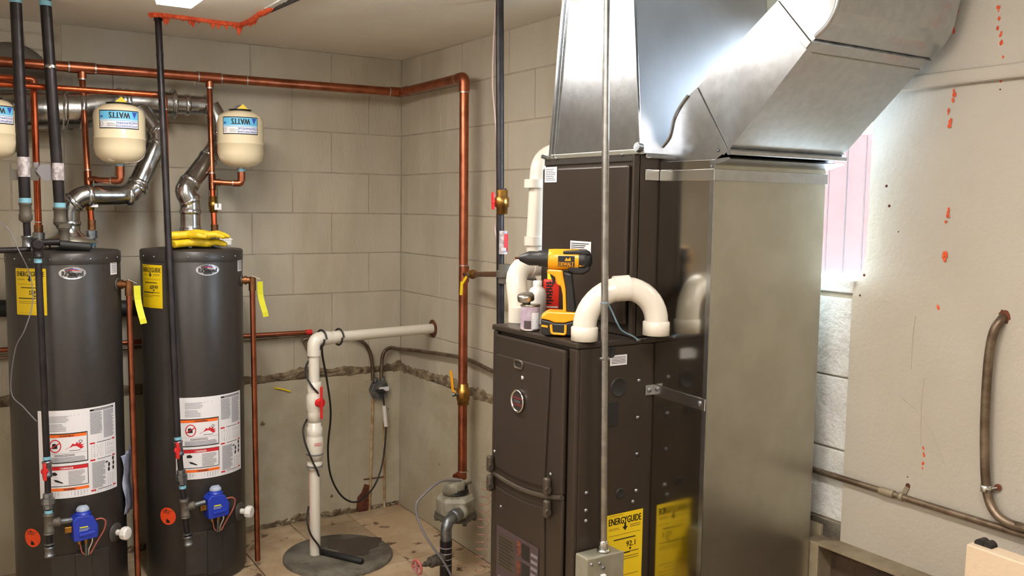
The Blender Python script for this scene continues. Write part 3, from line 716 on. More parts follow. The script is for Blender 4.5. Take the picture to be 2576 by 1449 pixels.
# ================================================================= EXPANSION TANKS
def tank(cx, cy, z0, z1, label, rot):
    t = thing('expansion_tank', label, 'tank', (cx, cy, z0), 'expansion tanks above the water heaters')
    r = .098; h = z1-z0
    MB().lathe([(.001, 0), (.035, .0), (.07, .012), (.09, .032), (r, .06), (r, h*.40), (r+.0025, h*.41), (r+.0025, h*.425), (r, h*.435), (r, h-.05), (.092, h-.028), (.07, h-.01), (.03, h), (.001, h)], (cx, cy, z0), n=48).build('shell', 'tank_cream', t)
    f = fcyl(cx, cy, r, rot, z0)
    g = Print(f); w = .079; a, b = h*.56, h*.86
    g.rect('ink', -w, a, w, b, .0006, .01); g.rect('label_white', -w+.004, a+.004, w-.004, b-.004, .0012, .01)
    mid = a+(b-a)*.43; g.rect('label_blue', -w+.004, mid, w-.004, b-.004, .0016, .01)
    g.btext('ink', 'WATTS', .040, b-.008, -.036, mid+.010, .0022, .05)      # the tank hangs upside down, so does its label
    g.poly('ink_blue', [(.070, b-.006), (.058, mid+.010), (.048, b-.006)], .0022)
    g.disc('ink_blue', -w+.012, mid+.016, .006, .004, .0022)
    g.rect('ink_white', -w+.003, mid+.003, w-.003, mid+.005, .002, .01)
    g.blur('ink_blue', w-.007, a+.014, -.012, a+.007, 13, .0018); g.blur('ink_blue', w-.007, mid-.004, -.012, a+.019, 13, .0018)
    g.circ('ink', -w+.012, a+.018, .006, .009, .0015, .0018); g.lines('label_grey', -.045, a+.008, -.012, mid-.008, 4, .35, .0018)
    g.finish(t, 'ink', 'label_panel') if False else None
    inkb = g.m.pop('ink'); base = inkb.build('label_panel', 'ink', t)
    for c, m_ in g.m.items(): m_.build('printing', c, base)
    mb = MB().lathe([(.001, h-.001), (.045, h-.001), (.05, h+.003), (.02, h+.005), (.001, h+.005)], (cx, cy, z0), n=24); mb.build('top_plate', 'plastic_black', t)
    MB().lathe([(.024, h+.004), (.022, h+.014), (.012, h+.022), (.001, h+.024)], (cx, cy, z0), n=16).build('valve_cap', 'cable_grey', t)
    MB().prism([(cx-.02, cy-.02, z0+h+.004), (cx+.026, cy-.03, z0+h+.004), (cx+.006, cy-.024, z0+h+.026)], (0, .004, 0)).build('yellow_tag', 'label_yellow', t)
    MB().cyl((cx, cy, z0-.012), (cx, cy, z0+.004), .016, n=8).build('nipple', 'galv_fitting', t)
    return t
c1 = PY(301, 340, -.40); c2 = PY(605, 345, -.35); c0 = PY(-27, 330, -.40)
tank(c1.x, c1.y, PY(302, 413, -.40).z, PY(300, 261, -.40).z, 'cream expansion tank hanging in front of the left flue, centre of the three', -100)
tank(c2.x, c2.y, PY(607, 422, -.35).z, PY(603, 278, -.35).z, 'cream expansion tank right of the flue corner, above the right heater', -106)
tank(c0.x, c0.y, PY(-27, 400, -.40).z, PY(-27, 247, -.40).z, 'cream expansion tank cut off by the left edge of the picture', -84)

# ================================================================= WATER HEATERS
def heater(cx, cy, label, dth=0, eg=-152, tpx=True):
    t = thing('water_heater', label, 'water heater', (cx, cy, 0), 'grey gas water heaters')
    o = (cx, cy, 0); r = RH
    MB().lathe([(.19, .0), (r-.006, .004), (r, .014), (r, ZT-.045), (r-.001, ZT-.043)], o, n=72).build('jacket', 'heater_grey', t)
    MB().lathe([(r+.0015, ZT-.046), (r+.002, ZT-.044), (r+.002, ZT-.006), (r-.004, ZT), (.1, ZT+.009), (.001, ZT+.012)], o, n=72).build('top_cap', 'heater_grey', t)
    m = MB()
    for k in range(10):
        a = rad(-170+k*20+dth); p = V((cx+(r+.002)*math.cos(a), cy+(r+.002)*math.sin(a), ZT-.026)); m.lathe([(.004, 0), (.0035, .002), (.001, .003)], p, (math.cos(a), math.sin(a), 0), 8)
    m.build('screw', 'galv_fitting', t)
    z = lambda v: v
    # brand oval
    g = Print(fcyl(cx, cy, r, -88.5+dth, 1.34)); g.disc('plate_silver', 0, 0, .048, .0235, .0012, 36)
    b = g.m.pop('plate_silver').build('brand_plate', 'plate_silver', t)
    g.btext('ink', 'Richmond', -.037, -.012, .037, .008, .002, .05)
    g.poly('ink_red', [(-.024, .007), (-.005, .0115), (.01, .009), (.034, .006), (.01, .012), (-.005, .0145)], .002)
    g.poly('ink_blue', [(-.02, .0105), (-.004, .0155), (.012, .013), (.028, .010), (.012, .016), (-.004, .018)], .002)
    for c, m_ in g.m.items(): m_.build('printing', c, b)
    # small white rating sticker
    g = Print(fcyl(cx, cy, r, -38+dth, 1.325)); g.rect('label_white', -.024, 0, .024, .074, .001, .01); g.lines('label_grey', -.018, .006, .018, .066, 9, .4, .0016)
    g.finish(t, 'label_white', 'rating_sticker')
    # big instruction label
    w0, w1 = rad(-127)*r, rad(-42.5)*r; W_ = w1-w0; Hh = .347
    g = Print(fcyl(cx, cy, r, -127+dth, .463)); g.rect('label_white', 0, 0, W_, Hh, .001, .01)
    U = lambda f: f*W_; Q = lambda f: (1-f)*Hh
    def box(u0, q0, u1, q1, c='ink', th=.0045, col='label_white'):
        g.rect(c, U(u0), Q(q1), U(u1), Q(q0), .0014, .012); g.rect(col, U(u0)+.0012, Q(q1)+th, U(u1)-.003, Q(q0)-th, .0018, .012)
    g.lines('label_grey', U(.13), Q(.14), U(.36), Q(.06), 5, .35, .0014); g.lines('label_grey', U(.13), Q(.24), U(.33), Q(.15), 5, .35, .0014); g.lines('label_grey', U(.38), Q(.075), U(.48), Q(.05), 2, .6)
    g.rect('ink', U(.39), Q(.175), U(.51), Q(.15)); 
    for k in range(26): g.rect('ink', U(.26+k*.0082), Q(.235), U(.26+k*.0082+R.choice((.002, .004, .005))), Q(.215))
    box(.06, .26, .575, .60); g.rect('ink_orange', U(.07), Q(.305), U(.56), Q(.272), .0022, .012); g.btext('ink', '! WARNING', U(.24), Q(.300), U(.42), Q(.278), .0028)
    g.circ('ink_red', U(.20), Q(.40), .0215, .026, .004, .0022); g.poly('ink', [(U(.165), Q(.43)), (U(.165), Q(.375)), (U(.20), Q(.37)), (U(.225), Q(.39)), (U(.225), Q(.43))], .002); g.poly('ink_red', [(U(.15), Q(.43)), (U(.14), Q(.42)), (U(.245), Q(.365)), (U(.255), Q(.375))], .0024)
    g.poly('ink_red', [(U(.31), Q(.445)), (U(.37), Q(.415)), (U(.40), Q(.38)), (U(.425), Q(.395)), (U(.45), Q(.365)), (U(.46), Q(.39)), (U(.50), Q(.375)), (U(.49), Q(.40)), (U(.53), Q(.40)), (U(.505), Q(.42)), (U(.53), Q(.43)), (U(.50), Q(.45))], .0022)
    g.circ('ink', U(.49), Q(.365), .007, .006, .002, .0024); g.lines('ink', U(.36), Q(.465), U(.49), Q(.458), 1, .8, .0024, 0)
    g.rect('ink', U(.07), Q(.487), U(.565), Q(.485), .0022); g.lines('ink', U(.19), Q(.525), U(.42), Q(.497), 2, .4, .0022); g.lines('label_grey', U(.12), Q(.585), U(.54), Q(.53), 4, .5, .0022, .1)
    box(.09, .63, .575, .865, th=.003); g.rect('ink_red', U(.10), Q(.675), U(.568), Q(.635), .0022, .012); g.btext('ink_white', '! DANGER', U(.25), Q(.668), U(.40), Q(.645), .0028)
    g.poly('ink', [(U(.14), Q(.72)), (U(.15), Q(.70)), (U(.19), Q(.695)), (U(.22), Q(.72)), (U(.20), Q(.735)), (U(.15), Q(.735))], .0022); g.poly('ink', [(U(.17), Q(.78)), (U(.21), Q(.785)), (U(.28), Q(.82)), (U(.27), Q(.83)), (U(.19), Q(.805))], .0022)
    g.lines('ink', U(.34), Q(.85), U(.53), Q(.69), 11, .3, .0022)
    g.rect('ink_orange', U(.12), Q(.915), U(.578), Q(.882), .0014, .012); g.btext('ink', '! WARNING', U(.27), Q(.911), U(.42), Q(.887), .0022)
    g.lines('label_grey', U(.10), Q(.975), U(.27), Q(.925), 4, .5); g.lines('label_grey', U(.33), Q(.985), U(.56), Q(.925), 6, .5)
    g.rect('ink', U(.61), Q(.045), U(.955), Q(.022), .0014, .012); g.lines('ink_white', U(.66), Q(.040), U(.93), Q(.028), 1, .5, .002, 0)
    for u0, u1 in ((.61, .77), (.79, .955)): g.lines('label_grey', U(u0), Q(.31 if u0 < .7 else .375), U(u1), Q(.055), 26, .55, .0014, .25)
    g.rect('label_palered', U(.61), Q(.345), U(.77), Q(.315)); g.rect('label_palered', U(.61), Q(.37), U(.70), Q(.365))
    for q, n in ((.41, 1), (.605, 1), (.955, 1)):
        g.rect('ink_red', U(.60), Q(q+.012), U(.665), Q(q-.006), .0015); g.rect('ink_red', U(.92), Q(q+.006), U(.965), Q(q-.012), .0015); g.lines('ink', U(.69), Q(q+.004), U(.90), Q(q-.004), 1, .8, .0015, 0)
    for u0, u1 in ((.62, .775), (.81, .955)): g.lines('label_grey', U(u0), Q(.58), U(u1), Q(.435), 13, .5)
    g.lines('label_grey', U(.62), Q(.94), U(.80), Q(.635), 24, .55, .0014); g.lines('label_grey', U(.80), Q(.94), U(.95), Q(.80), 10, .35)
    g.lines('label_grey', U(.62), Q(.99), U(.95), Q(.965), 3, .4)
    for u, q in ((.93, .64), (.86, .70), (.935, .695), (.855, .755), (.93, .75)): g.disc('ink', U(u), Q(q), .005, .009, .0016, 12)
    g.poly('ink', [(U(.80), Q(.675)), (U(.85), Q(.67)), (U(.83), Q(.65)), (U(.815), Q(.655))], .0016)
    g.finish(t, 'label_white', 'instruction_label')
    # orange round sticker
    g = Print(fcyl(cx, cy, r, -138.5+dth, .305)); g.disc('label_orange', 0, 0, .037, .037, .001, 36); g.lines('rust', -.024, .01, .024, .026, 3, .4, .0014); g.circ('ink', .002, -.022, .007, .007, .003, .0016, 12); g.finish(t, 'label_orange', 'inspection_sticker')
    # relief valve, side outlet
    a = rad(-30+dth); n = V((math.cos(a), math.sin(a), 0)); p = V((cx, cy, 1.283))+n*r
    MB().lathe([(.026, 0), (.027, .003), (.018, .004)], p, n, 20).build('valve_ring', 'heater_top', t)
    e = p+n*.045; MB().cyl(p, e+n*.008, .0145, n=8).cyl(p+n*.012, p+n*.022, .019, n=8).build('relief_valve', 'bronze', t)
    MB().cyl(e+V((0, 0, .012)), e-V((0, 0, .045)), .0155, n=14).cyl(e+V((0, 0, .01)), e+V((0, 0, .016)), .011, n=10).build('valve_body', 'bronze', t)
    MB().bar(e+V((0, 0, .02)), e+n*.035+V((0, 0, .006)), .014, .0025).build('lever', 'aluminium', t)
    b = V((e.x, e.y, .028))+n*.01
    MB().tube([e-V((0, 0, .04)), b], .0118, 14).build('discharge_pipe', 'copper', t)
    # yellow tag
    q = e+V((.014, -.016, -.005)); m = MB(); vs = []
    for k in range(9):
        zz = -.155*k/8; of = .012*math.sin(k*.7)*(k/8); sh = n*(.004+.022*(k/8)**2)
        vs += [q+sh+V((-.002, of, zz)), q+sh+V((.024, of+.004, zz*.98)), q+sh+V((.024, of+.0052, zz*.98)), q+sh+V((-.002, of+.0012, zz))]
    m.add(vs, [(4*i+j, 4*i+(j+1) % 4, 4*i+4+(j+1) % 4, 4*i+4+j) for i in range(8) for j in range(4)]+[(0, 1, 2, 3), (35, 34, 33, 32)]); tg = m.build('warning_tag', 'label_tag', t)
    # burner access panels
    def curved(th0, th1, z0, z1, rr, rr0=None):
        m = MB(); k = 14; rr0 = rr0 or r-.002; vs = []
        for i in range(k+1):
            a_ = rad(th0+(th1-th0)*i/k+dth); c_, s_ = math.cos(a_), math.sin(a_)
            vs += [(cx+rr0*c_, cy+rr0*s_, z0), (cx+rr*c_, cy+rr*s_, z0), (cx+rr*c_, cy+rr*s_, z1), (cx+rr0*c_, cy+rr0*s_, z1)]
        return m.add(vs, [(4*i+j, 4*i+(j+1) % 4, 4*i+4+(j+1) % 4, 4*i+4+j) for i in range(k) for j in range(4)]+[(3, 2, 1, 0), (4*k, 4*k+1, 4*k+2, 4*k+3)])
    curved(-118, -58, .05, .235, r+.004).build('access_panel', 'heater_grey', t, bev=.002)
    curved(-94, -78, .045, .238, r+.012, r+.001).build('panel_rib', 'heater_grey', t, bev=.003)
    m = curved(-92, -80, .236, .246, r+.006); m.build('tube_slot_shade', 'hole_shade', t)
    # gas control
    a = rad(-86+dth); n = V((math.cos(a), math.sin(a), 0)); s = V((-n.y, n.x, 0)); c = V((cx, cy, .352))+n*(r+.034)
    P_ = lambda u, v, w: c+s*u+V((0, 0, v))+n*w
    pol = [(-.043, -.05), (.043, -.045), (.046, .004), (.028, .042), (.012, .052), (-.028, .052), (-.046, .036)]
    m = MB().prism([P_(u, v, -.034) for u, v in pol], n*.062); m.build('gas_control', 'blue_plastic', t, bev=.006)
    m = MB().prism([P_(-.026, -.03, .028), P_(.032, -.027, .028), P_(.032, -.014, .028), P_(-.026, -.018, .028)], n*.006); m.build('control_rib', 'blue_plastic', t, bev=.003)
    g = Print(lambda u, v, h: P_(u, v, .0285+h)); g.rect('label_tag', -.022, .004, .008, .009); g.lines('knob_grey', -.024, -.009, .014, .002, 2, .5); g.m['label_tag'].build('printing', 'label_tag', t); g.m['knob_grey'].build('printing', 'knob_grey', t)
    k = P_(-.004, .05, .0); MB().lathe([(.028, .0), (.03, .002), (.03, .005), (.024, .006), (.024, .016)], k, n=28).build('knob_collar', 'blue_plastic', t)
    MB().lathe([(.024, .016), (.0235, .022), (.018, .03), (.001, .031)], k, n=28).bar(k+V((0, 0, .031))-s*.014, k+V((0, 0, .031))+s*.014, .008, .006).build('knob', 'knob_grey', t)
    MB().box(P_(-.07, -.012, -.012), P_(-.045, .012, .012)).build('inlet_boss', 'brass', t, bev=.003)
    MB().tube([P_(-.02, -.048, 0), P_(-.02, -.066, 0)], .007, 8).build('outlet_nut', 'brass', t)
    MB().tube([P_(.004, -.048, .005), P_(.004, -.066, .005)], .007, 8).build('outlet_nut', 'brass', t)
    MB().tube([P_(-.018, -.06, 0), P_(-.012, -.10, 0), P_(.002, -.118, -.005)], .0022, 8).build('pilot_tube', 'wire_red', t)
    MB().tube([P_(.004, -.06, .005), P_(.004, -.118, -.003)], .0055, 10).build('gas_tube', 'galv_fitting', t)
    MB().tube([P_(.028, -.044, .004), P_(.026, -.065, .006), P_(.014, -.09, .004), P_(.012, -.118, -.004)], .0035, 10).build('thermocouple', 'aluminium', t)
    MB().tube(crv([P_(.04, .022, .01), P_(.06, .024, .014), P_(.075, .008, .012), P_(.068, -.03, .006), P_(.045, -.07, .0), P_(.02, -.116, -.004)], 6), .003, 8).build('igniter_wire', 'wire_red', t)
    # drain valve
    a = rad(-46+dth); n = V((math.cos(a), math.sin(a), 0)); p = V((cx, cy, .275))+n*r
    MB().lathe([(.04, -.001), (.036, .004), (.02, .006)], p, n, 24).build('drain_ring', 'heater_top', t)
    MB().cyl(p, p+n*.035, .012, n=14).build('drain_stem', 'white_plastic', t)
    MB().lathe([(.012, .028), (.024, .03), (.027, .036), (.027, .052), (.022, .058), (.001, .059)], p, n, 10, False).build('drain_cap', 'white_plastic', t, bev=.002)
    # hood and nipples
    q = L2[0] if not tpx else None
    return t
def hood(x, y, label):
    m = MB(); t = thing('draft_hood', label, 'draft hood', (x, y, ZT+.005))
    MB().lathe([(.062, .055), (.05, .068), (.042, .078), (.0415, .10)], (x, y, ZT), n=32).build('collar_cone', 'galv', t)
    MB().lathe([(.105, .03), (.106, .034), (.062, .056)], (x, y, ZT), n=32).build('skirt', 'galv_dull', t)
    m = MB()
    for a in (-120, -60, 0, 60, 120, 180): a = rad(a+15); m.bar((x+.09*math.cos(a), y+.09*math.sin(a), ZT+.004), (x+.09*math.cos(a), y+.09*math.sin(a), ZT+.036), .014, .002, V((math.cos(a), math.sin(a), 0)))
    m.build('leg', 'galv_dull', t)
SPLIT.add('leg')
h1 = heater(hc1[0], hc1[1], 'left water heater, its yellow energy label left of the front')
h2 = h1.copy(); COL.objects.link(h2)
h2.location = (hc2[0], hc2[1], 0); h2.rotation_euler = (0, 0, rad(2.2)); h2['label'] = 'right water heater, with the yellow gloves lying on its top'
for ch in h1.children:
    c = ch.copy(); COL.objects.link(c); c.parent = h2
    for g_ in ch.children: d_ = g_.copy(); COL.objects.link(d_); d_.parent = c
def energy(g, w, h, big, size=1):
    g.rect('label_yellow', 0, 0, w, h, .001, .01); k = w
    g.lines('ink', .06*k, h-.045*k, .45*k, h-.03*k, 1, .5, .0015, 0)
    g.btext('ink', 'ENERGYGUIDE', .06*k, h-.24*k, .95*k, h-.09*k, .0016)
    g.rect('ink', .48*k, h-.33*k, .53*k, h-.22*k, .0016); g.poly('ink', [(.43*k, h-.31*k), (.505*k, h-.40*k), (.58*k, h-.31*k)], .0016)
    g.lines('ink', .06*k, h-.36*k, .36*k, h-.30*k, 2, .25, .0015); g.lines('ink', .64*k, h-.36*k, .93*k, h-.28*k, 2, .25, .0015)
    g.rect('ink', .06*k, h-.475*k, .94*k, h-.468*k, .0015)
    g.lines('ink', .2*k, h-.60*k, .8*k, h-.55*k, 1, .5, .0015, 0)
    g.btext('ink', big, .55*k, h-.77*k, .80*k, h-.65*k, .0016) if big else g.blur('ink', .48*k, h-.78*k, .84*k, h-.66*k, 5, .0016)
    g.poly('ink', [(.62*k, h-.80*k), (.70*k, h-.80*k), (.66*k, h-.86*k)], .0016)
    g.rect('ink', .1*k, h-.895*k, .9*k, h-.88*k, .0015); g.rect('ink', .1*k, h-.91*k, .66*k, h-.88*k, .0016)
    g.lines('ink', .1*k, h-1.06*k, .9*k, h-.96*k, 2, .2, .0015, .7); g.lines('ink', .1*k, .08*k, .9*k, h-1.35*k, 6, .12, .0015)
for hh, cc, th in ((h1, hc1, -149), (h2, hc2, -172.5)):
    g = Print(fcyl(cc[0], cc[1], RH, th, 1.18)); energy(g, .128, .178, None)
    b = g.m.pop('label_yellow').build('energy_label', 'label_yellow', None, (cc[0], cc[1], 0)); b.parent = hh; b.location = (0, 0, 0); b.rotation_euler = (0, 0, -hh.rotation_euler.z)
    for c, m_ in g.m.items():
        p_ = m_.build('printing', c, None, (cc[0], cc[1], 0)); p_.parent = b; p_.location = (0, 0, 0)
L1x = PY(172, 560, -.36); hood(L1x.x, L1x.y, 'draft hood under the flue of the left water heater')
hood(L2[0].x, L2[0].y, 'draft hood under the flue of the right water heater')
# couplings between heater tops and copper
for (q, c, l) in ((B1, hc1, 'left'), (B2, hc2, 'right')):
    t = thing('dielectric_union', 'steel union where the cold copper pipe meets the %s heater' % l, 'fitting', (q.x, q.y, ZT))
    MB().cyl((q.x, q.y, ZT+.005), (q.x, q.y, q.z-.02), .0125, n=14).build('nipple', 'white_plastic' if l == 'right' else 'galv_fitting', t)
    MB().cyl((q.x, q.y, q.z-.034), (q.x, q.y, q.z-.004), .021, n=8).build('union_nut', 'galv_fitting', t)
    MB().cyl((q.x, q.y, ZT+.018), (q.x, q.y, ZT+.028), .0145, n=14).build('thread_tape', 'tape_blue', t)
q = PY(97, 582, -.35); t = thing('dielectric_union', 'steel union under the bright copper pipe of the left heater', 'fitting', (q.x, q.y, ZT))
MB().cyl((q.x, q.y, ZT+.005), (q.x, q.y, q.z-.01), .0125, n=14).build('nipple', 'galv_fitting', t); MB().cyl((q.x, q.y, q.z-.03), (q.x, q.y, q.z-.004), .022, n=8).build('union_nut', 'galv_fitting', t)
# things lying on the heaters
a, b = PY(150, 614, -.50), PY(226, 622, -.50)
t = thing('foam_pipe_sleeve', 'short black foam sleeve lying on top of the left water heater', 'pipe sleeve', a)
MB().tube([a+V((0, 0, -.002)), b], .0175, 16).build('sleeve', 'rubber', t); MB().tube([b-V((.001, 0, 0)), b+V((.0015, 0, 0))], .009, 12).build('bore_shade', 'hole_shade', t)
q = PY(560, 607, -.30); t = thing('white_plastic_box', 'white plastic box on the right heater behind the gloves', 'box', (q.x, q.y, ZT+.01))
MB().box((q.x-.038, q.y-.03, ZT+.008), (q.x+.034, q.y+.03, ZT+.045)).build('body', 'white_plastic', t, bev=.008, seg=3)
MB().box((q.x-.040, q.y-.032, ZT+.034), (q.x+.036, q.y+.032, ZT+.04)).build('lid_rim', 'white_plastic', t, bev=.002)
# rubber gloves
def glove(name, label, base, ang, flip, lift):
    m = MB(); ca, sa = math.cos(ang), math.sin(ang)
    def T(u, v, w): return (base[0]+u*ca-v*sa, base[1]+u*sa+v*ca, base[2]+w+lift)
    def seg(pts, r, flat=.55):
        k = len(m.v); m.tube([V(p) for p in pts], r, 12); cz = sum(p.z for p in m.v[k:])/len(m.v[k:])
        for i in range(k, len(m.v)): m.v[i].z = cz+(m.v[i].z-cz)*1
    q = [(-.11, 0, .018), (-.08, .002, .02), (-.045, 0, .023), (-.01, .0, .026), (.03, .0, .022), (.05, 0, .018)]
    for off in (-.022, -.008, .008, .022): seg([T(u, v+off*(1.2+.3*math.sin(u*40)), w) for u, v, w in q], [.017, .016, .016, .019, .019, .014])
    for i, (v, ln, up) in enumerate(((-.033, .055, .0), (-.011, .075, .006), (.011, .072, -.002), (.032, .06, .004))):
        v2 = v*1.25; seg([T(.03, v, .02), T(.055+ln*.3, v2, .024+up), T(.05+ln*.75, v2*1.1+.004*flip, .017+up*.5), T(.052+ln, v2*1.15+.008*flip, .012)], [.013, .0125, .0115, .008])
    seg([T(-.03, -.03*flip, .02), T(0, -.055*flip, .022), T(.035, -.066*flip, .014)], [.015, .0135, .009])
    o = m.build(name, 'glove_yellow', None, base); md = o.modifiers.new('remesh', 'REMESH'); md.mode = 'VOXEL'; md.voxel_size = .004; md.use_smooth_shade = True
    s_ = o.modifiers.new('smooth', 'SMOOTH'); s_.factor = .6; s_.iterations = 6
    return tag(o, label, 'glove', 'yellow rubber gloves')
gq = PY(480, 612, -.47)
glove('rubber_glove', 'yellow rubber glove on top, fingers pointing right', (gq.x+.03, gq.y, ZT+.008), rad(-14), 1, .034)
glove('rubber_glove', 'yellow rubber glove underneath, cuff at the left', (gq.x+.025, gq.y+.015, ZT+.006), rad(10), -1, .002)
# manual bag taped to the left heater
th = rad(-22); m = MB(); vs = []; k = 12
for i in range(k+1):
    z = .60-.27*i/k
    for j in range(7):
        a = rad(-36+j*5.0+i*.4); rr = RH+.004+.012*math.sin(j*1.3+i*.5)**2+.018*(j/6)*(.5+.5*math.sin(i*.8)) - (.0 if i < k else .0)
        vs.append((hc1[0]+rr*math.cos(a), hc1[1]+rr*math.sin(a), z-.02*(1-j/6)*(i == 0)))
m.add(vs, [(i*7+j, i*7+j+1, (i+1)*7+j+1, (i+1)*7+j) for i in range(k) for j in range(6)], True)
o = m.build('document_bag', 'bag', None, (hc1[0]+.2, hc1[1], .33)); so = o.modifiers.new('s', 'SOLIDIFY'); so.thickness = .002
tag(o, 'clear plastic document bag taped to the right flank of the left heater', 'bag')
m = MB()
for i in range(16):
    z = .57-.014*i; pts = [(hc1[0]+(RH+.04)*math.cos(rad(a)), hc1[1]+(RH+.04)*math.sin(rad(a)), z) for a in (-20, -14, -8)]
    m.add([pts[0], pts[2], (pts[2][0], pts[2][1], z+.005), (pts[0][0], pts[0][1], z+.005)], [(0, 1, 2, 3)])
p_ = m.build('printing', 'label_palered', None, (hc1[0]+.2, hc1[1], .33)); p_.parent = o; p_.location = (0, 0, 0); p_['kind'] = 'stuff'
# thin tube hanging over the left heater
tag(MB().tube(crv([PY(-10, 556, -.5), PY(20, 575, -.5), PY(45, 625, -.52), PY(75, 690, -.58), PY(82, 760, -.6), PY(62, 830, -.6), PY(38, 880, -.56), PY(28, 985, -.5), PY(60, 1025, -.55), PY(92, 1060, -.58)], 6), .0022, 6).build('clear_tube', 'cable_grey', None, PY(45, 625, -.52)), 'thin grey tube hanging over the left heater edge', 'tube')

# ================================================================= DRAIN PIT WITH WHITE RISER
cS = (PZ(707, 1412, 0)+PZ(985, 1385, 0))/2; cS.z = 0
cS = V((-.575, -.545, 0)); rS = .248
t = thing('pit_cover', 'round grey concrete pit cover on the floor', 'pit cover', cS)
MB().lathe([(rS, 0), (rS, .012), (rS-.006, .018), (.001, .019)], cS, n=64).build('disc', 'concrete', t)
m = MB(); pts = []
for k in range(30):
    a = 2*math.pi*k/30; rr = .115*(1+.18*math.sin(a*3+1)+.1*math.sin(a*7)); pts.append((cS.x+.10+rr*1.05*math.cos(a), cS.y+.045+rr*1.0*math.sin(a), .0192))
m.prism(pts, (0, 0, .0006)).build('wet_patch', 'wet_concrete', t)
a, b = PZ(808, 1388, .03), PZ(912, 1413, .03)
tag(MB().tube([a, a.lerp(b, .02), a.lerp(b, .98), b], [.010, .0145, .0145, .010], 16).build('foam_rod', 'rubber', None, a), 'black foam sleeve lying across the pit cover', 'pipe sleeve')
RB = PZ(793, 1393, .02); RB.z = .019
yr = RB.y
def onr(py): return V((RB.x, RB.y, 0))+V((0, 0, PY(788, py, yr).z))
RT = onr(856); RTx = V((RB.x+.0, yr, RT.z)); RW = PX(1090, 826, .0)
def rp(py): p = onr(py); return p
lean = V((PY(790, 870, yr).x-RB.x, 0, 0))
def onr(py):
    z = PY(790, py, yr).z; return RB+lean*((z-.019)/(PY(790, 870, yr).z-.019))+V((0, 0, z-.019))
RT = onr(853)
t = thing('discharge_riser', 'white plastic riser from the pit cover with red-handled valve, bending into the right wall', 'pipe', RB)
rp_ = .0245
MB().tube(fil([RB, RT, RW], .035), rp_, 24).build('pipe', 'pvc', t)
dh = (RW-RT).normalized(); up = (RT-RB).normalized()
MB().tube(fil([RT-up*.075, RT, RT+dh*.075], .04), .031, 24).build('elbow', 'pvc', t)
MB().tube([RT+dh*.085, RT+dh*.15], .0295, 24).build('coupling_sleeve', 'pvc', t)
c = onr(1010); MB().lathe([(.0245, -.095), (.031, -.093), (.031, -.05), (.03, -.045), (.036, -.03), (.038, 0), (.036, .03), (.03, .042), (.031, .046), (.031, .09), (.0245, .092)], c, up, 28).build('valve_body', 'pvc', t)
q = c+V((.012, -.038, 0)); MB().cyl(c+V((.006, -.03, 0)), q+V((.004, -.014, 0)), .02, n=20).bar(q+V((.003, -.010, -.072)), q+V((.003, -.010, .075)), .015, .010, V((1, 0, 0))).build('valve_handle', 'red_plastic', t, bev=.003)
c = onr(1115); MB().lathe([(.025, -.12), (.034, -.118), (.034, -.085), (.029, -.083), (.029, -.075), (.036, -.073), (.038, -.04), (.041, -.01), (.038, .03), (.034, .036), (.036, .04), (.036, .075), (.030, .078), (.030, .10), (.025, .102)], c, up, 28).build('check_valve', 'pvc', t)
MB().lathe([(.037, -.052), (.0385, -.051), (.0385, -.044), (.037, -.043)], c, up, 28).lathe([(.0345, -.108), (.036, -.107), (.036, -.1), (.0345, -.099)], c, up, 28).build('clamp_band', 'cable_grey', t)
g = Print(fcyl(c.x, c.y, .0402, -112, c.z-.012)); g.blur('ink_red', 0, .016, .036, .0215, 8, .001); g.blur('ink_red', 0, .007, .036, .0125, 9, .001); g.m['ink_red'].build('printing', 'ink_red', t)
c = onr(885); MB().lathe([(.0247, -.004), (.0252, -.003), (.0252, .003), (.0247, .004)], c, up, 24).build('primer_ring', 'ink_blue', t)
m = MB().tube([onr(1180)+V((-.0243, -.0035, 0)), onr(1375)+V((-.0243, -.0035, 0))], .0016, 5); m.build('red_print_line', 'label_palered', t)
MB().lathe([(.04, 0), (.045, .004), (.03, .008)], RW, (-1, 0, 0), 14).build('wall_hole', 'rust', wr)
# ================================================================= JUNCTION BOX, CORD, CONDUITS ON THE BACK WALL
J = PY(950, 979, -.02)
t = thing('junction_box', 'grey octagonal junction box low on the back wall by the corner', 'electrical box', J)
MB().lathe([(.052, 0), (.052, .036), (.05, .038), (.001, .038)], J, (0, -1, 0), 8, False).build('box', 'galv_fitting', t, bev=.003)
MB().box(J+V((-.01, -.04, -.004)), J+V((.045, -.043, .018))).build('sticker', 'label_white', t)
MB().box(J+V((-.03, -.058, -.006)), J+V((.012, -.038, .008))).cyl(J+V((.012, -.05, 0)), J+V((.02, -.055, -.014)), .007, n=10).build('plug', 'cord_black', t, bev=.003)
MB().cyl(J+V((-.022, -.02, .045)), J+V((-.022, -.02, .066)), .014, n=12).build('connector', 'galv_fitting', t); MB().cyl(J+V((.02, -.02, .045)), J+V((.02, -.02, .066)), .014, n=12).build('connector', 'galv_fitting', t)
def cond(name, label, pts, r, m, cat='conduit', n=10): return tag(MB().tube(crv(pts, 7), r, n).build(name, m, None, pts[0]), label, cat)
cond('flexible_conduit', 'grey conduit from the junction box curving up left behind the white pipe', [PY(938, 958, -.04), PY(936, 915, -.04), PY(930, 885, -.04), PY(915, 862, -.04), PY(890, 850, -.03), PY(860, 846, -.03)], .0095, 'old_emt')
cond('flexible_conduit', 'grey conduit from the junction box along the right wall behind the furnace', [PY(959, 958, -.04), PY(960, 915, -.04), PY(966, 886, -.04), PY(982, 875, -.035), PY(1005, 878, -.03), PX(1060, 884, -.03), PX(1165, 901, -.03), PX(1236, 932, -.03), PX(1300, 958, -.03)], .0095, 'old_emt')
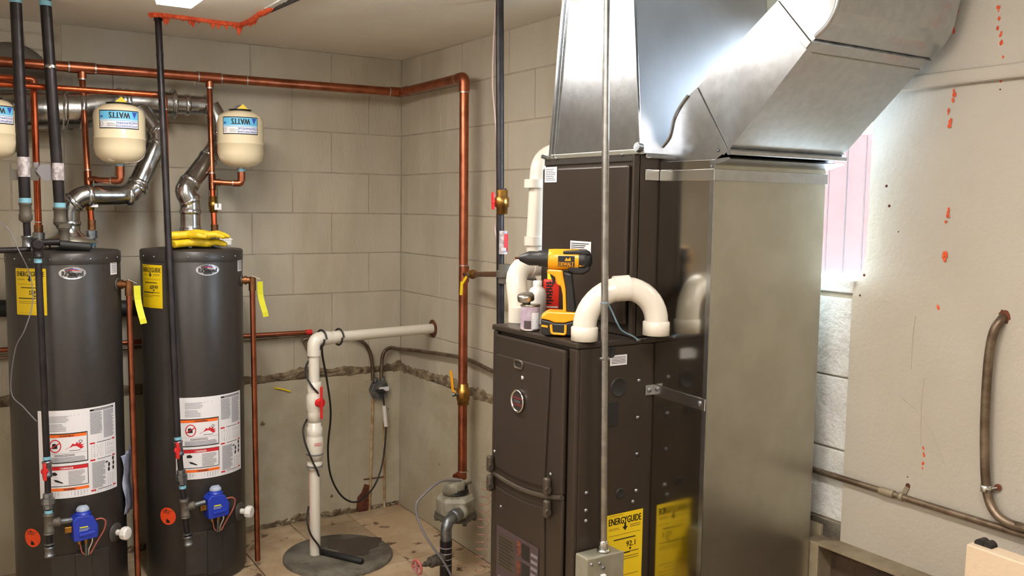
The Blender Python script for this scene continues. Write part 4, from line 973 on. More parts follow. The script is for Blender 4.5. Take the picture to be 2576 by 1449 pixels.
MB().tube([PY(938, 1003, -.022), PY(929, 1292, -.022)], .008, 8).build('rusted_conduit', 'rusty_conduit', wb); MB().tube([PY(966, 1060, -.022), PY(967, 1282, -.022)], .007, 8).build('rusted_conduit', 'rusty_conduit', wb)
MB().tube([PY(915, 1206, -.024), PY(968, 1199, -.024)], .003, 6).build('wire_tie', 'rust', wb)
m = MB(); pts = [(918, 1218), (932, 1222), (927, 1250), (930, 1280), (914, 1292), (897, 1286), (900, 1252), (911, 1238)]
m.prism([PY(a, b, -.026) for a, b in pts], (0, .008, 0)).build('rust_stain', 'rust', wb)
tag(MB().tube([PY(690, 976, -.016), PY(706, 978, -.02), PY(731, 985, -.016)], .0045, 6).build('crayon_stub', 'label_yellow', None, PY(700, 977, -.01)), 'yellow crayon stub stuck to the back wall near the riser', 'crayon')
P2 = lambda x, y, yy: PY(x, y, yy)
cy_ = yr
cord = [P2(962, 985, -.08), P2(966, 1015, -.07), P2(969, 1050, -.06), P2(971, 1085, -.06), P2(962, 1165, -.08), P2(940, 1225, -.12), P2(900, 1262, -.18), P2(862, 1250, -.24), P2(833, 1200, -.3), P2(825, 1130, -.36), P2(832, 1040, -.40), P2(823, 960, -.44), P2(812, 900, -.47), P2(809, 868, -.53)]
t = thing('pump_cord', 'black cord looping from the junction box to the riser and down to the pit', 'cord', cord[4])
MB().tube(crv(cord, 7), .0048, 8).build('cord_loop', 'cord_black', t)
MB().cyl(P2(966, 1020, -.068), P2(971, 1072, -.06), .0105, n=10).build('white_tag', 'white_plastic', t)
def wrap(c0, d0, r, turns, adv, ph, n=16):
    d0 = d0.normalized(); x, y = basis(d0); return [c0+d0*adv*(i/(n*turns))+(x*math.cos(ph+2*math.pi*i/n)+y*math.sin(ph+2*math.pi*i/n))*r for i in range(int(n*turns)+1)]
MB().tube(wrap(RT+dh*.03, dh, .038, 1.0, .012, 0), .0045, 8).build('cord_wrap', 'cord_black', t); MB().tube(wrap(RT+dh*.125, dh, .037, 1, .008, 0), .0045, 8).build('cord_wrap', 'cord_black', t)
f_ = yr-.036
MB().tube(crv([P2(809, 868, f_+.01), P2(800, 885, f_+.02), P2(772, 915, yr+.03), P2(771, 945, f_+.02), P2(785, 972, f_), P2(800, 990, f_+.01), P2(806, 1010, yr+.035)], 6), .0045, 8).build('cord_run', 'cord_black', t)
MB().tube(crv([P2(772, 1055, yr+.035), P2(763, 1080, f_+.02), P2(768, 1115, f_), P2(786, 1160, f_-.008), P2(800, 1190, f_), P2(803, 1210, yr+.03)], 6), .0045, 8).build('cord_run', 'cord_black', t)
MB().tube(crv([P2(776, 1275, yr+.03), P2(773, 1310, f_+.01), P2(782, 1345, f_), P2(803, 1375, f_), P2(806, 1392, f_)], 6), .0045, 8).build('cord_run', 'cord_black', t)
# ================================================================= METER ON THE RIGHT WALL
M0 = V((-.16, -.90, 0)); zt = lambda py: PY(1145, py, -.9).z
M0 = PY(1146, 1270, -.90); M0 = V((M0.x, M0.y, 0)); z0 = zt(1302)
t = thing('water_meter', 'grey six-sided cast meter at the foot of the copper main', 'meter', (M0.x, M0.y, z0))
MB().lathe([(.001, .0), (.098, .0), (.098, .012), (.094, .014), (.094, .03), (.088, .032)], (M0.x, M0.y, z0), n=6, sm=False).build('bottom_flange', 'meter_dark', t, bev=.003)
MB().lathe([(.09, .03), (.09, .09), (.078, .105), (.058, .112)], (M0.x, M0.y, z0), n=6, sm=False).build('body', 'meter_grey', t, bev=.008)
m = MB()
for k in range(6): a = rad(30+60*k); m.cyl((M0.x+.085*math.cos(a), M0.y+.085*math.sin(a), z0-.012), (M0.x+.085*math.cos(a), M0.y+.085*math.sin(a), z0+.02), .010, n=6)
m.build('bolt', 'meter_dark', t)
m = MB()
for k in range(3): m.tube(wrap(V((M0.x, M0.y, z0+.118+k*.008)), DZ, .056-.002*k, 1, .004, k), .004, 6)
m.build('wire_coil', 'cord_black', t)
MB().lathe([(.001, .112), (.048, .112), (.052, .135), (.052, .165), (.046, .172), (.001, .174)], (M0.x-.012, M0.y, z0), n=32).build('register_cap', 'meter_grey', t)
MB().lathe([(.05, .0), (.028, .0)], (0, 0, 0), n=3) if False else None
MB().tube([V((M0.x+.02, M0.y+.03, z0+.17)), HB+V((0, 0, .02))], .0225, 18).build('inlet_neck', 'copper', t)
MB().cyl((M0.x+.05, M0.y-.01, z0+.10), (M0.x+.055, M0.y-.01, z0+.155), .004, n=8).cyl((M0.x+.04, M0.y-.01, z0+.15), (M0.x+.075, M0.y-.01, z0+.155), .006, n=8).build('seal_screw', 'meter_dark', t)
o1 = V((M0.x-.0, M0.y-.07, z0+.055)); o2 = PY(1122, 1330, -1.02); vb = PY(1126, 1349, -1.03); o3 = V((PY(1122, 1360, -1.03).x, -1.03, .0))
o2 = V((o3.x, -1.03, z0+.04))
t = thing('meter_outlet_pipe', 'grey elbow and taped dark pipe from the meter to the floor', 'pipe', o3)
MB().tube(fil([o1, o2, V((o2.x, o2.y, z0-.05))], .06), .024, 20).build('elbow', 'galv_fitting', t)
MB().lathe([(.024, -.012), (.034, -.01), (.034, .01), (.024, .012)], o1.lerp(o2, .15), o2-o1, 16).build('collar_ring', 'meter_grey', t); MB().lathe([(.024, -.015), (.03, -.013), (.03, .013), (.024, .015)], o1.lerp(o2, .5), o2-o1, 16).build('collar_ring', 'galv_fitting', t)
MB().tube([V((o2.x, o2.y, z0-.04)), o3], .0265, 20).build('lower_pipe', 'black_iron', t)
m = MB()
for k in (.07, .095, .12, .145, .215): m.lathe([(.026, -.002), (.0285, 0), (.026, .002)], (o3.x, o3.y, z0-k), DZ, 20)
m.build('wrap_ring', 'white_tape', t)
zg = PY(1080, 1410, -1.03).z; G0 = V((o3.x, o3.y, zg)); G1 = PY(1049, 1427, -1.06); dg = (G1-G0).normalized()
t = thing('gate_valve', 'small gate valve with a worn red handwheel beside the meter pipe', 'valve', G0)
MB().cyl(G0+dg*.02, G0+dg*.06, .026, n=8).cyl(G0+dg*.055, G0+dg*.075, .019, n=8).cyl(G0+dg*.07, G0+dg*.088, .024, n=6).cyl(G0+dg*.085, G0+dg*.115, .012, n=10).cyl(G0+dg*.11, G1, .006, n=8).build('body', 'meter_dark', t)
m = MB(); x_, y_ = basis(dg); pts = [G1+(x_*math.cos(2*math.pi*k/20)+y_*math.sin(2*math.pi*k/20))*.03 for k in range(21)]; m.tube(pts, .0055, 8)
for k in range(4): a = math.pi*k/2; m.tube([G1, G1+(x_*math.cos(a)+y_*math.sin(a))*.03], .004, 6)
m.build('handwheel', 'pink_red', t)
cond('meter_cable', 'thin grey cable looping from the meter down to the floor', [PY(1160, 1207, -.93), PY(1140, 1208, -.93), PY(1105, 1213, -.95), PY(1066, 1245, -.97), PY(1048, 1268, -.98), PY(1050, 1300, -.99), PY(1066, 1340, -1.02), PY(1090, 1378, -1.05), PY(1115, 1412, -1.07), PY(1135, 1449, -1.08), PY(1145, 1475, -1.08)], .0052, 'cable_grey', 'cable', 8)
h0, h1_ = PX(1224, 1215, -.30), PX(1207, 1440, -.30)
n_ = 12; pts = [h0.lerp(h1_, i/(n_*14))+V((0, .026*math.cos(2*math.pi*i/14), 0))+V((.02*math.sin(2*math.pi*i/14), 0, 0)) for i in range(n_*14+1)]
tag(MB().tube(pts, .0017, 5).build('coiled_wire', 'wire_brown', None, h1_), 'reddish coiled wire hanging beside the furnace', 'wire')
# ================================================================= BLACK RISER BY THE FURNACE
x0 = -.33
a, b = PX(1257, -30, x0), PX(1271, 830, x0); a = a.lerp(b, 0) ; tt = (CEIL+.02-a.z)/(b.z-a.z); a2 = a.lerp(b, tt)
t = thing('gas_riser', 'black gas riser left of the furnace with a red-handled brass valve', 'pipe', b)
MB().tube([a2, V((b.x, b.y, .0))+(b-a)*.0], .0148, 16).build('pipe', 'black_iron', t)
c = PX(1263, 508, x0); MB().lathe([(.017, -.045), (.021, -.043), (.021, -.02), (.026, -.018), (.026, .015), (.021, .018), (.021, .043), (.017, .045)], c, DZ, 12).build('valve_body', 'brass', t)
q = c+V((-.03, .012, 0)); MB().cyl(c, q, .007, n=10).bar(q+V((0, 0, -.028)), q+V((-.002, 0, .034)), .016, .008, DX).ball(q, .011, (.6, 1, 1)).build('valve_handle', 'red_plastic', t, bev=.003)
rings(m := MB(), [(PX(1262, 478, x0), DZ)], .0175, .012); m.build('thread_ring', 'black_iron', t)
rings(m := MB(), [(PX(1266, 610, x0), DZ)], .0152, .085); m.build('sticker_band', 'white_tape', t); q = PX(1267, 602, x0); g = Print(fcyl(q.x, q.y, .0153, -115, q.z)); g.rect('ink_red', 0, -.03, .026, .02, .0004, .005); g.rect('ink_red', .012, -.045, .03, -.03, .0004, .005); g.m['ink_red'].build('printing', 'ink_red', t)
c = PX(1269, 690, x0); m = MB(); m.lathe([(.0165, -.035), (.023, -.033), (.023, -.012), (.03, -.01), (.03, .012), (.023, .015), (.023, .035), (.017, .037)], c, DZ, 16, False); m.build('union', 'meter_dark', t)
tb = PX(1167, 690, -.1); MB().tube([tb, tb.lerp(c, .3), c], [.011, .0105, .0105], 12).build('side_pipe', 'bronze', t)
MB().tube([c, c+V((.02, -.30, .0))], .0105, 12).build('side_pipe', 'meter_dark', t)
v = tb.lerp(c, .25); dv = (c-tb).normalized(); m = MB(); m.lathe([(.012, -.045), (.018, -.04), (.015, -.02), (.02, -.01), (.02, .012), (.015, .02), (.018, .035), (.012, .045)], v, dv, 12); m.build('valve_body', 'brass', t)
q = v+V((-.035, -.01, -.008)); MB().cyl(v, q, .006, n=8).build('valve_stem', 'galv_fitting', t); MB().bar(q, PX(1164, 712, q.x), .013, .003, DX).bar(PX(1162, 708, q.x), PX(1160, 742, q.x-.005), .014, .006, DX).build('valve_lever', 'label_yellow', t)
cond('thermostat_wire', 'thin wire running down beside the black gas riser', [PX(1249, -30, -.315), PX(1244, 60, -.315), PX(1239, 200, -.315), PX(1246, 300, -.315), PX(1251, 380, -.315), PX(1249, 450, -.315), PX(1252, 540, -.315), PX(1245, 575, -.315), PX(1252, 620, -.315), PX(1254, 720, -.315), PX(1254, 830, -.315), PX(1256, 900, -.315)], .0032, 'wire_pink', 'wire', 6)

# ================================================================= FURNACE
XF = -.747; FY1 = PX(1240, 840, XF).y; FY2 = PX(1452, 862, XF).y; FT = PX(1452, 863, XF).z; CB = FT-.016; XB = -.07
YS = FY2                       # plane of the furnace's side face
t = furn = thing('furnace', 'grey-brown gas furnace cabinet with stepped doors, tools on its top', 'furnace', (XF, FY2, 0))
MB().box((XF+.012, FY2, .02), (XB, FY1, CB)).build('cabinet', 'furnace', t, bev=.004)
MB().box((XF-.002, FY2-.004, CB), (XB, FY1+.004, FT)).build('top_panel', 'furnace', t, bev=.004)
MB().box((XF+.02, FY2+.01, 0), (XB-.02, FY1-.01, .022)).build('base_pan', 'furnace_dark', t)
MB().box((XF, FY2, .02), (XF+.014, FY2+.035, CB)).build('corner_post', 'furnace', t, bev=.005); MB().box((XF, FY1-.022, .02), (XF+.014, FY1, CB)).build('corner_post', 'furnace', t, bev=.005)
def fp(x, y): return PX(x, y, XF)
# door outlines in the (y,z) plane of the face
ya, yb = FY1-.024, FY2+.037
zt_ = CB-.008
def arc_line(dz, n=14):       # the bowed split between the upper and lower doors
    A = fp(1252, 1186+2); B = fp(1445, 1262); out = []
    for i in range(n+1):
        s_ = i/n; out.append(((ya)*(1-s_)+yb*s_, A.z*(1-s_)+B.z*s_-.018*4*s_*(1-s_)+dz))
    return out
def slab(poly, x0, x1, name, m, bev=.004, par=None): return MB().prism([(x1, p[0], p[1]) for p in poly], (x0-x1, 0, 0)).build(name, m, par or t, bev=bev)
def slab_in(poly, x1, th, name, m, bev=.004, par=None): return MB().prism([(x1, p[0], p[1]) for p in poly], (-th, 0, 0)).build(name, m, par or t, bev=bev)
up_ = slab_in([(ya, zt_), (yb, zt_)]+arc_line(.006)[::-1], XF+.002, .014, 'upper_door', 'furnace', .005)
lo_ = slab_in(arc_line(-.006)+[(yb, .04), (ya, .04)], XF+.002, .012, 'lower_door', 'furnace', .005)
al = arc_line(0); MB().tube([(XF-.010, y, z) for y, z in al], .0075, 8).build('door_lip', 'furnace_hi', t)
A, B = fp(1260, 888), fp(1396, 915)
al2 = [(y, z+.028) for y, z in arc_line(0) if B.y <= y <= A.y]
emb = slab_in([(A.y, A.z), (B.y, A.z)]+al2[::-1], XF-.011, .007, 'raised_panel', 'furnace', .005); emb.parent = up_
al3 = [(y, z-.03) for y, z in arc_line(0) if B.y <= y <= A.y]
emb = slab_in(al3+[(B.y, .1), (A.y, .1)], XF-.009, .006, 'raised_panel', 'furnace', .005); emb.parent = lo_
q = fp(1319, 916); xx = XF-.018
m = MB(); hw, hh_ = .020, .011; pts = [(xx-.001, q.y+hw*math.copysign(abs(math.cos(a))**.6, math.cos(a)), q.z+hh_*math.copysign(abs(math.sin(a))**.6, math.sin(a))) for a in [2*math.pi*k/24 for k in range(25)]]
m.tube(pts, .0035, 8).build('handle_rim', 'furnace_hi', t); m = MB().prism([(xx-.0005, p[1], p[2]) for p in pts[:-1]], (-.0005, 0, 0)); m.build('handle_recess', 'furnace_dark', t)
MB().lathe([(.006, 0), (.005, .003), (.001, .004)], (xx, fp(1328, 949).y, fp(1328, 949).z), (-1, 0, 0), 10).build('rivet', 'aluminium', t)
q = fp(1319, 1007); m = MB(); k0 = len(m.v); m.lathe([(.001, 0), (.026, 0), (.03, .002), (.032, .005), (.031, .008), (.027, .007), (.026, .001), (.001, .001)], (xx, q.y, q.z), (-1, 0, 0), 36); m.build('badge_ring', 'aluminium', t)
g = Print(lambda u, v, h: V((xx-.002-h, q.y-u, q.z+v))); g.disc('ink', 0, 0, .0265, .0265, .003); b = g.m.pop('ink').build('badge_face', 'furnace_dark', t)
g.rect('label_maroon', -.023, .005, .023, .012, .0035); g.rect('label_maroon', -.023, -.013, .023, -.006, .0035); g.blur('label_grey', -.014, -.004, .014, .003, 4, .0042)
for c, m_ in g.m.items(): m_.build('printing', c, b)
for (px, py) in ((1247, 1163), (1391, 1220)):
    for s_ in (0, 1):
        q = fp(px, py+(s_*48 if px < 1300 else s_*56)); m = MB(); m.box((XF-.030, q.y-.013, q.z-.024), (XF-.012, q.y+.008, q.z+.024)); m.build('latch', 'furnace_hi', t, bev=.007, seg=3)
        MB().cyl((XF-.026, q.y-.018, q.z-.006), (XF-.026, q.y-.012, q.z-.006), .009, n=12).build('latch_pin', 'furnace_hi', t)
m = MB()
for a, b in ((1255, 1134), (1396, 1191), (1271, 1272)): q = fp(a, b); m.lathe([(.005, 0), (.004, .003), (.001, .004)], (XF-.014, q.y, q.z), (-1, 0, 0), 8)
m.build('screw', 'galv_fitting', t)
# rating plate on the lower door
A, B = fp(1262, 1316), fp(1368, 1360); xx = XF-.0155
g = Print(lambda u, v, h: V((xx-h, A.y-u, A.z+v))); w = A.y-B.y
g.rect('can_dark', 0, -.30, w, 0, .001); g.rect('furnace_hi', .01, -.12, w*.45, -.02, .0015); g.lines('furnace_dark', .015, -.115, w*.43, -.025, 9, .5, .002)
for k in range(5): g.rect('rust', w*.5, -.055-.055*k, w*.6, -.012-.055*k, .0015); g.rect('plastic_black', w*.62, -.055-.055*k, w*.8, -.012-.055*k, .0015)
g.lines('cable_grey', w*.83, -.28, w*.98, -.02, 14, .5, .0015); g.lines('cable_grey', .012, -.28, w*.45, -.14, 10, .45, .0015)
g.finish(t, 'can_dark', 'rating_label')
MB().cyl((XF-.014, fp(1270, 1420).y, .5), (XF-.03, fp(1270, 1420).y, .5), .006).build('rivet', 'aluminium', t)
# side face details
def sp_(x, y): return PY(x, y, YS)
def knock(px, py, r, rim=True):
    q = sp_(px, py); MB().lathe([(r+.004, 0), (r+.003, .0025), (r, .0028), (r-.002, .001), (.001, .001)] if rim else [(r, 0), (r, .001), (.001, .001)], q, (0, -1, 0), 32).build('knockout', 'plastic_black', t)
knock(1537, 886, .011); knock(1556, 974, .0225); knock(1560, 1241, .0105)
q = sp_(1541, 1042); MB().box((q.x-.018, YS-.003, q.z-.033), (q.x+.018, YS, q.z+.033)).build('knockout', 'plastic_black', t, bev=.006, seg=3)
m = MB()
for a, b in ((1607, 957), (1604, 1050), (1602, 1142), (1600, 1234), (1592, 1262), (1475, 1240), (1474, 1284), (1474, 1310), (1473, 1400)):
    q = sp_(a, b); m.lathe([(.0055, 0), (.0045, .003), (.001, .004)], q, (0, -1, 0), 10)
m.build('screw', 'galv_fitting', t)
A, B = sp_(1534, 921), sp_(1577, 898)
g = Print(lambda u, v, h: V((A.x+u, YS-h, A.z+v))); w = B.x-A.x; g.rect('label_white', 0, 0, w, .027); g.lines('ink', .004, .004, w-.004, .024, 5, .3, .0015); g.finish(t, 'label_white', 'notice_sticker')
A, B = sp_(1526, 1298), sp_(1617, 1283); w = B.x-A.x
g = Print(lambda u, v, h: V((A.x+u, YS-h, A.z-w*1.92+v))); energy(g, w, w*1.92, '92.1'); g.finish(t, 'label_yellow', 'energy_label', )
# cord stub on the furnace
# ---- coil cabinet
XC = -.562; CT = PX(1600, 386, XC).z; CY1 = PX(1368, 600, XC).y
t = thing('coil_cabinet', 'dark grey coil cabinet standing on the furnace, two paper notices on it', 'cabinet', (XC, FY2, FT))
MB().box((XC, FY2+.001, FT+.001), (XB, CY1, CT)).build('cabinet', 'furnace', t, bev=.004)
A, B = PX(1373, 412, XC), PX(1590, 400, XC)
MB().box((XC-.012, B.y, FT+.03), (XC+.001, A.y, CT-.028)).build('front_panel', 'furnace', t, bev=.008, seg=3)
MB().box((XC-.004, FY2+.003, CT-.020), (XC+.001, CY1-.002, CT)).build('top_flange', 'furnace_dark', t, bev=.002)
m = MB()
for a, b in ((1400, 398), (1565, 388)): q = PX(a, b, XC-.004); m.lathe([(.006, 0), (.005, .005), (.001, .006)], q, (-1, 0, 0), 8)
m.build('screw', 'galv_fitting', t)
for (x0_, y0_, x1_, y1_) in ((1371, 459, 1402, 421), (1435, 636, 1488, 605)):
    A, B = PX(x0_, y0_, XC-.012), PX(x1_, y1_, XC-.012); g = Print(lambda u, v, h: V((XC-.0125-h, A.y-u, A.z+v))); w = A.y-B.y; hgt = PX(x0_, y1_, XC-.012).z-A.z
    g.rect('label_white', 0, 0, w, hgt); g.lines('label_grey' if x0_ < 1400 else 'ink', .005, .004, w-.005, hgt-.004, 7 if x0_ < 1400 else 5, .4, .0015); g.finish(t, 'label_white', 'paper_notice')
MB().box((XC-.014, PX(1597, 500, XC).y, FT+.001), (XC+.012, FY2+.001, CT)).build('corner_trim', 'furnace', t, bev=.006)
# ---- supply plenum (tapering)
PB = CT+.001
a0, a1 = PX(1380, 388, XC-.002), PX(1613, 378, XC-.002)
b0, b1 = PX(1414, 0, XC-.002), PX(1598, 0, XC-.002)
def ext(p, q, z): return p.lerp(q, (z-p.z)/(q.z-p.z))
a0.z = a1.z = PB; T0, T1_ = ext(a0, b0, CEIL), ext(a1, b1, CEIL)
YR0, YR1 = YS+.002, T1_.y
xb_ = -.075
t = thing('supply_plenum', 'bright tapering sheet-metal plenum rising from the coil cabinet to the ceiling', 'duct', (XC, a1.y, PB))
F0, F1, F2, F3 = V((XC-.001, a1.y, PB)), V((XC-.001, a0.y, PB)), V((XC-.001, T0.y, CEIL)), V((XC-.001, T1_.y, CEIL))
MB().prism([F0, F1, F2, F3], (.002, 0, 0)).build('front_sheet', 'galv', t)
G0_, G1_, = V((xb_, a1.y, PB)), V((xb_, T1_.y, CEIL))
MB().prism([F0+V((.002, 0, 0)), G0_, G1_, F3+V((.002, 0, 0))], (0, .002, 0)).build('side_sheet', 'galv_soft', t)
MB().prism([F1+V((.002, 0, 0)), V((xb_, a0.y, PB)), V((xb_, T0.y, CEIL)), F2+V((.002, 0, 0))], (0, -.002, 0)).build('side_sheet', 'galv_dull', t)
MB().prism([V((xb_, a1.y, PB)), V((xb_, a0.y, PB)), V((xb_, T0.y, CEIL)), V((xb_, T1_.y, CEIL))], (-.002, 0, 0)).build('back_sheet', 'galv_dull', t)
m = MB(); m.bar(F0+V((-.003, .004, 0)), F3+V((-.003, .004, 0)), .012, .008, V((1, 0, 0))).bar(F1+V((-.003, -.012, 0)), F2+V((-.003, -.012, 0)), .012, .006, V((1, 0, 0))).bar(F1+V((-.002, -.030, 0)), F2+V((-.002, -.030, 0)), .004, .006, V((1, 0, 0)))
m.build('seam_strip', 'galv', t, bev=.001)
MB().box((XC-.006, a1.y-.004, PB-.004), (XC+.006, a0.y+.004, PB+.010)).build('bottom_flange', 'galv_dull', t, bev=.002)
MB().box((XC+.02, YS-.007, CT-.012), (xb_, YS-.0005, CT+.014)).build('drive_cleat', 'galv', t, bev=.003)
m = MB().cyl((XC, a0.y+.004, PB), (XC-.02, a0.y+.01, PB+.006), .006, n=6).cyl((XC-.004, a1.y-.002, PB+.012), (XC-.02, a1.y-.002, PB+.014), .012, n=8); m.build('bolt', 'galv_fitting', t)
# ================================================================= RETURN DROP
XD = -.490; XR = -.075; YD0 = YS-.004; q_ = PX(1791, 600, XD); YD1 = q_.y
t = thing('return_duct', 'large bent sheet-metal return duct dropping beside the furnace', 'duct', (XD, YD1, 0))
zs = PX(1800, 402, XD).z
def sec(name, poly, m='galv', bev=.0): return MB().prism([(XD, p[0], p[1]) for p in poly], (XR-XD, 0, 0)).build(name, m, t, bev=bev)
th0 = PX(1835, 376, XD); S2 = PX(2046, 102, XD); hl = PX(1757, 217, XD)
def P2d(x, y, v=XD): p = PX(x, y, v); return (p.y, p.z)
heel = [P2d(1681, 372), P2d(1685, 345), P2d(1696, 300), P2d(1712, 268), P2d(1732, 240), P2d(1757, 217)]
heel[0] = (YD0, heel[0][1])
dd = (V((0, S2.y, S2.z))-V((0, th0.y, th0.z))); top_b = (hl.y+dd.y, hl.z+dd.z)
sec('drop_section', [(YD0, .0), (YD0, zs), (YD1, zs), (YD1, .0)], 'galv_dull', .002)
MB().box((XD-.0006, YD1, .0), (XD+.002, YD0, zs)).build('side_sheet', 'galv_mirror', t)
sec('lower_elbow', [(YD0, zs)]+heel+[(th0.y, th0.z), (YD1, zs)], 'galv', .001)
sec('diagonal_section', [(th0.y, th0.z), heel[-1], P2d(1962, -4), (S2.y, S2.z)], 'galv')
ub = P2d(1962, -4)
thr = [(S2.y-.008, S2.z+.006), P2d(2085, 62), P2d(2104, 25), P2d(2112, -5)]
ty = thr[-1][0]-.012
outer = [(ub[0]-.006, ub[1]+.006), (ub[0]-.04, ub[1]+.06), (ub[0]-.055, ub[1]+.13), (ub[0]-.06, CEIL)]
sec('upper_elbow', [(S2.y, S2.z), ub]+outer+[(ty-.010, CEIL), (ty-.004, thr[-1][1]+.08)]+thr[::-1], 'galv')
# cleats, rolled edge and straps
ex = .004
def cleat(p, q, r=.008, w=.02):
    p, q = V((0, *p)), V((0, *q)); return p, q
def strip(p, q, name='drive_cleat', m='galv', h=.003, w=.018):
    a, b = V((XD-h/2-.0005, *p)), V((XD-h/2-.0005, *q)); return MB().bar(a, b, h, w, V((1, 0, 0)).cross((b-a).normalized())).build(name, m, t, bev=.001)
dv = V((0, dd.y, dd.z)).normalized()
def sh(p, k): return (p[0]+dv.y*k, p[1]+dv.z*k)
strip(sh((th0.y, th0.z), -.012), sh(heel[-1], -.012)); strip(sh((S2.y, S2.z), -.014), sh(ub, -.014))
MB().cyl((XD-.006, th0.y-.004, th0.z-.006), (XR+.006, th0.y-.004, th0.z-.006), .0075, n=14).build('rolled_edge', 'galv', t)
MB().prism([(XD-.001, YD1-.003, zs-.012), (XD-.001, YD1-.001, zs+.002), (XD-.001, th0.y, th0.z-.018), (XD-.001, th0.y-.006, th0.z-.022)], (XR-XD+.002, 0, 0)).build('transition_band', 'galv', t)
MB().cyl((XD-.004, S2.y-.003, S2.z-.001), (XR+.004, S2.y-.003, S2.z-.001), .0022, n=8).build('rolled_edge', 'galv_fitting', t)
n_ = V((0, -dv.z, dv.y)); k = V((0, S2.y, S2.z))-dv*.03+n_*.0015
m = MB().bar(V((XD+.02, k.y, k.z)), V((XR, k.y, k.z)), .003, .0015, dv); m.build('crease', 'galv_dull', t)
m = MB(); pp = [(XD-.003, p[0], p[1]) for p in heel[:-1]]; m.tube(crv(pp, 4), .003, 6); m.build('heel_seam', 'galv', t)
m = MB(); m.tube(crv([(XD-.003, p[0], p[1]) for p in thr], 4), .005, 8); m.build('throat_seam', 'galv', t)
# straps
s1 = P2d(1800, 444); zz = PX(1700, 442, XD).z
MB().box((XD-.004, YD1-.003, zz-.014), (XD-.0005, YD0-.001, zz+.014)).build('strap', 'aluminium', t, bev=.001)
MB().box((XD-.004, YD1-.004, zz-.014), (XR+.002, YD1-.0005, zz+.014)).build('strap', 'galv', t, bev=.001)
MB().box((XD-.050, YS-.003, zz-.012), (XD-.002, YS-.0005, zz+.016)).build('strap_clip', 'aluminium', t, bev=.001)
A, B = PX(1640, 978, XD), PX(1770, 1005, XD)
MB().bar(V((XD-.003, YD0, A.z)), V((XD-.003, YD1+.001, A.z-.006)), .030, .003, V((1, 0, 0))).build('strap', 'aluminium', t, bev=.001)
MB().box((XD-.030, YS-.004, A.z-.014), (XD, YS-.0005, A.z+.014)).build('strap_clip', 'galv', t, bev=.001)
m = MB()
for y, z in ((YD1+.02, A.z-.004),): m.lathe([(.008, 0), (.006, .003), (.001, .004)], (XD-.0045, y, z), (-1, 0, 0), 8)
m.lathe([(.007, 0), (.006, .003), (.001, .004)], (XD-.018, YS-.004, A.z), (0, -1, 0), 8)
for a, b in ((1810, 378), (1794, 418)): q = PX(a, b, XD); m.lathe([(.004, 0), (.003, .002), (.001, .003)], q+V((-.001, .004, 0)), (-1, 0, 0), 8)
m.build('screw', 'galv_fitting', t)
MB().box((XD-.0025, YD1-.0025, .0), (XD-.0003, YD1+.012, zs)).build('corner_flange', 'galv', t)
q = PX(1890, 204, XD); fo = tag(MB().ball((0, 0, 0), .007, (.6, 1.5, 1), 8).build('foam_blob', 'foam_orange', None, q+V((-.003, 0, 0))), 'small orange foam blob stuck on the bright diagonal duct', 'foam')

# ================================================================= VENT PIPE BEHIND THE FURNACE (white plastic)
XV = -.40
v0, v1, v2, v3 = PX(1395, 398, XV), PX(1345, 430, XV), PX(1344, 612, XV), PX(1360, 668, XV)
v0 = V((XV, PX(1372, 400, XV).y-.01, v0.z)); v00 = V((XV+.06, v0.y-.02, v0.z+.01))
t = thing('vent_pipe', 'white plastic vent pipe with elbow left of the coil cabinet', 'pipe', v2)
va, vb_ = PX(1345, 400, XV), PX(1344, 640, XV)
cc_ = V((XV, CY1+.035, 0))
V1, V2 = V((XV, va.y, va.z-.01)), V((XV, vb_.y, vb_.z))
MB().tube(fil([V((XV+.25, V1.y-.0, V1.z+.09)), V((XV+.02, V1.y, V1.z+.015)), V2, V2+V((.06, -.0, -.10))], .05), .0302, 24).build('pipe', 'pvc', t)
rings(m := MB(), [(PX(1344, 462, XV), DZ)], .034, .028); m.build('socket', 'pvc', t); rings(m := MB(), [(PX(1344, 606, XV), DZ)], .034, .03); m.build('socket', 'pvc', t)
# intake elbow standing on the furnace
e0 = V((XF+.075, FY1-.045, FT+.001)); e1 = e0+V((.01, -.0, .165)); e0 = PZ(1308, 810, FT+.001)
ed = V((.5, -.55, 0)).normalized()
t = thing('intake_elbow', 'white plastic elbow rising from the furnace top behind the paint can', 'pipe', e0)
e1 = e0+V((0.0, .035, .160)); e2 = V((XC+.10, CY1+.042, e1.z+.012))
MB().tube(fil([e0+V((0, 0, .02)), e1, e2], .06), .031, 24).build('elbow', 'pvc', t)
MB().cyl(e0, e0+V((0, 0, .045)), .035, n=28).build('socket', 'pvc', t)
MB().cyl(e1.lerp(e2, .28), e1.lerp(e2, .75), .036, n=28).build('socket', 'pvc', t)
# U-bend lying on the furnace edge
r0, r1 = PZ(1470, 851, FT+.001), PZ(1650, 842, FT+.001); r0.y = YS+.034; r1.y = YS+.034
r0 = PY(1470, 852, YS+.016); r1 = PY(1650, 843, YS-.064); r0.z = FT+.0015; r1.z = max(r1.z, FT+.0015)
t = thing('return_bend', 'white plastic U-bend standing on the furnace top', 'pipe fitting', (r0+r1)/2)
RR = (r1-r0).length/2; mid = (r0+r1)/2; hz = .035; dx = (r1-r0).normalized()
pts = [r0+V((0, 0, .02)), r0+V((0, 0, hz))]+[mid+V((0, 0, hz))-dx*RR*math.cos(a)+V((0, 0, 1))*RR*.98*math.sin(a) for a in [math.pi*k/20 for k in range(1, 20)]]+[r1+V((0, 0, hz)), r1+V((0, 0, .02))]
MB().tube(pts, .030, 28).build('bend', 'pvc', t)
for q in (r0, r1): MB().lathe([(.031, 0), (.0345, .001), (.0345, .034), (.031, .037)], q, n=32).build('socket', 'pvc', t)
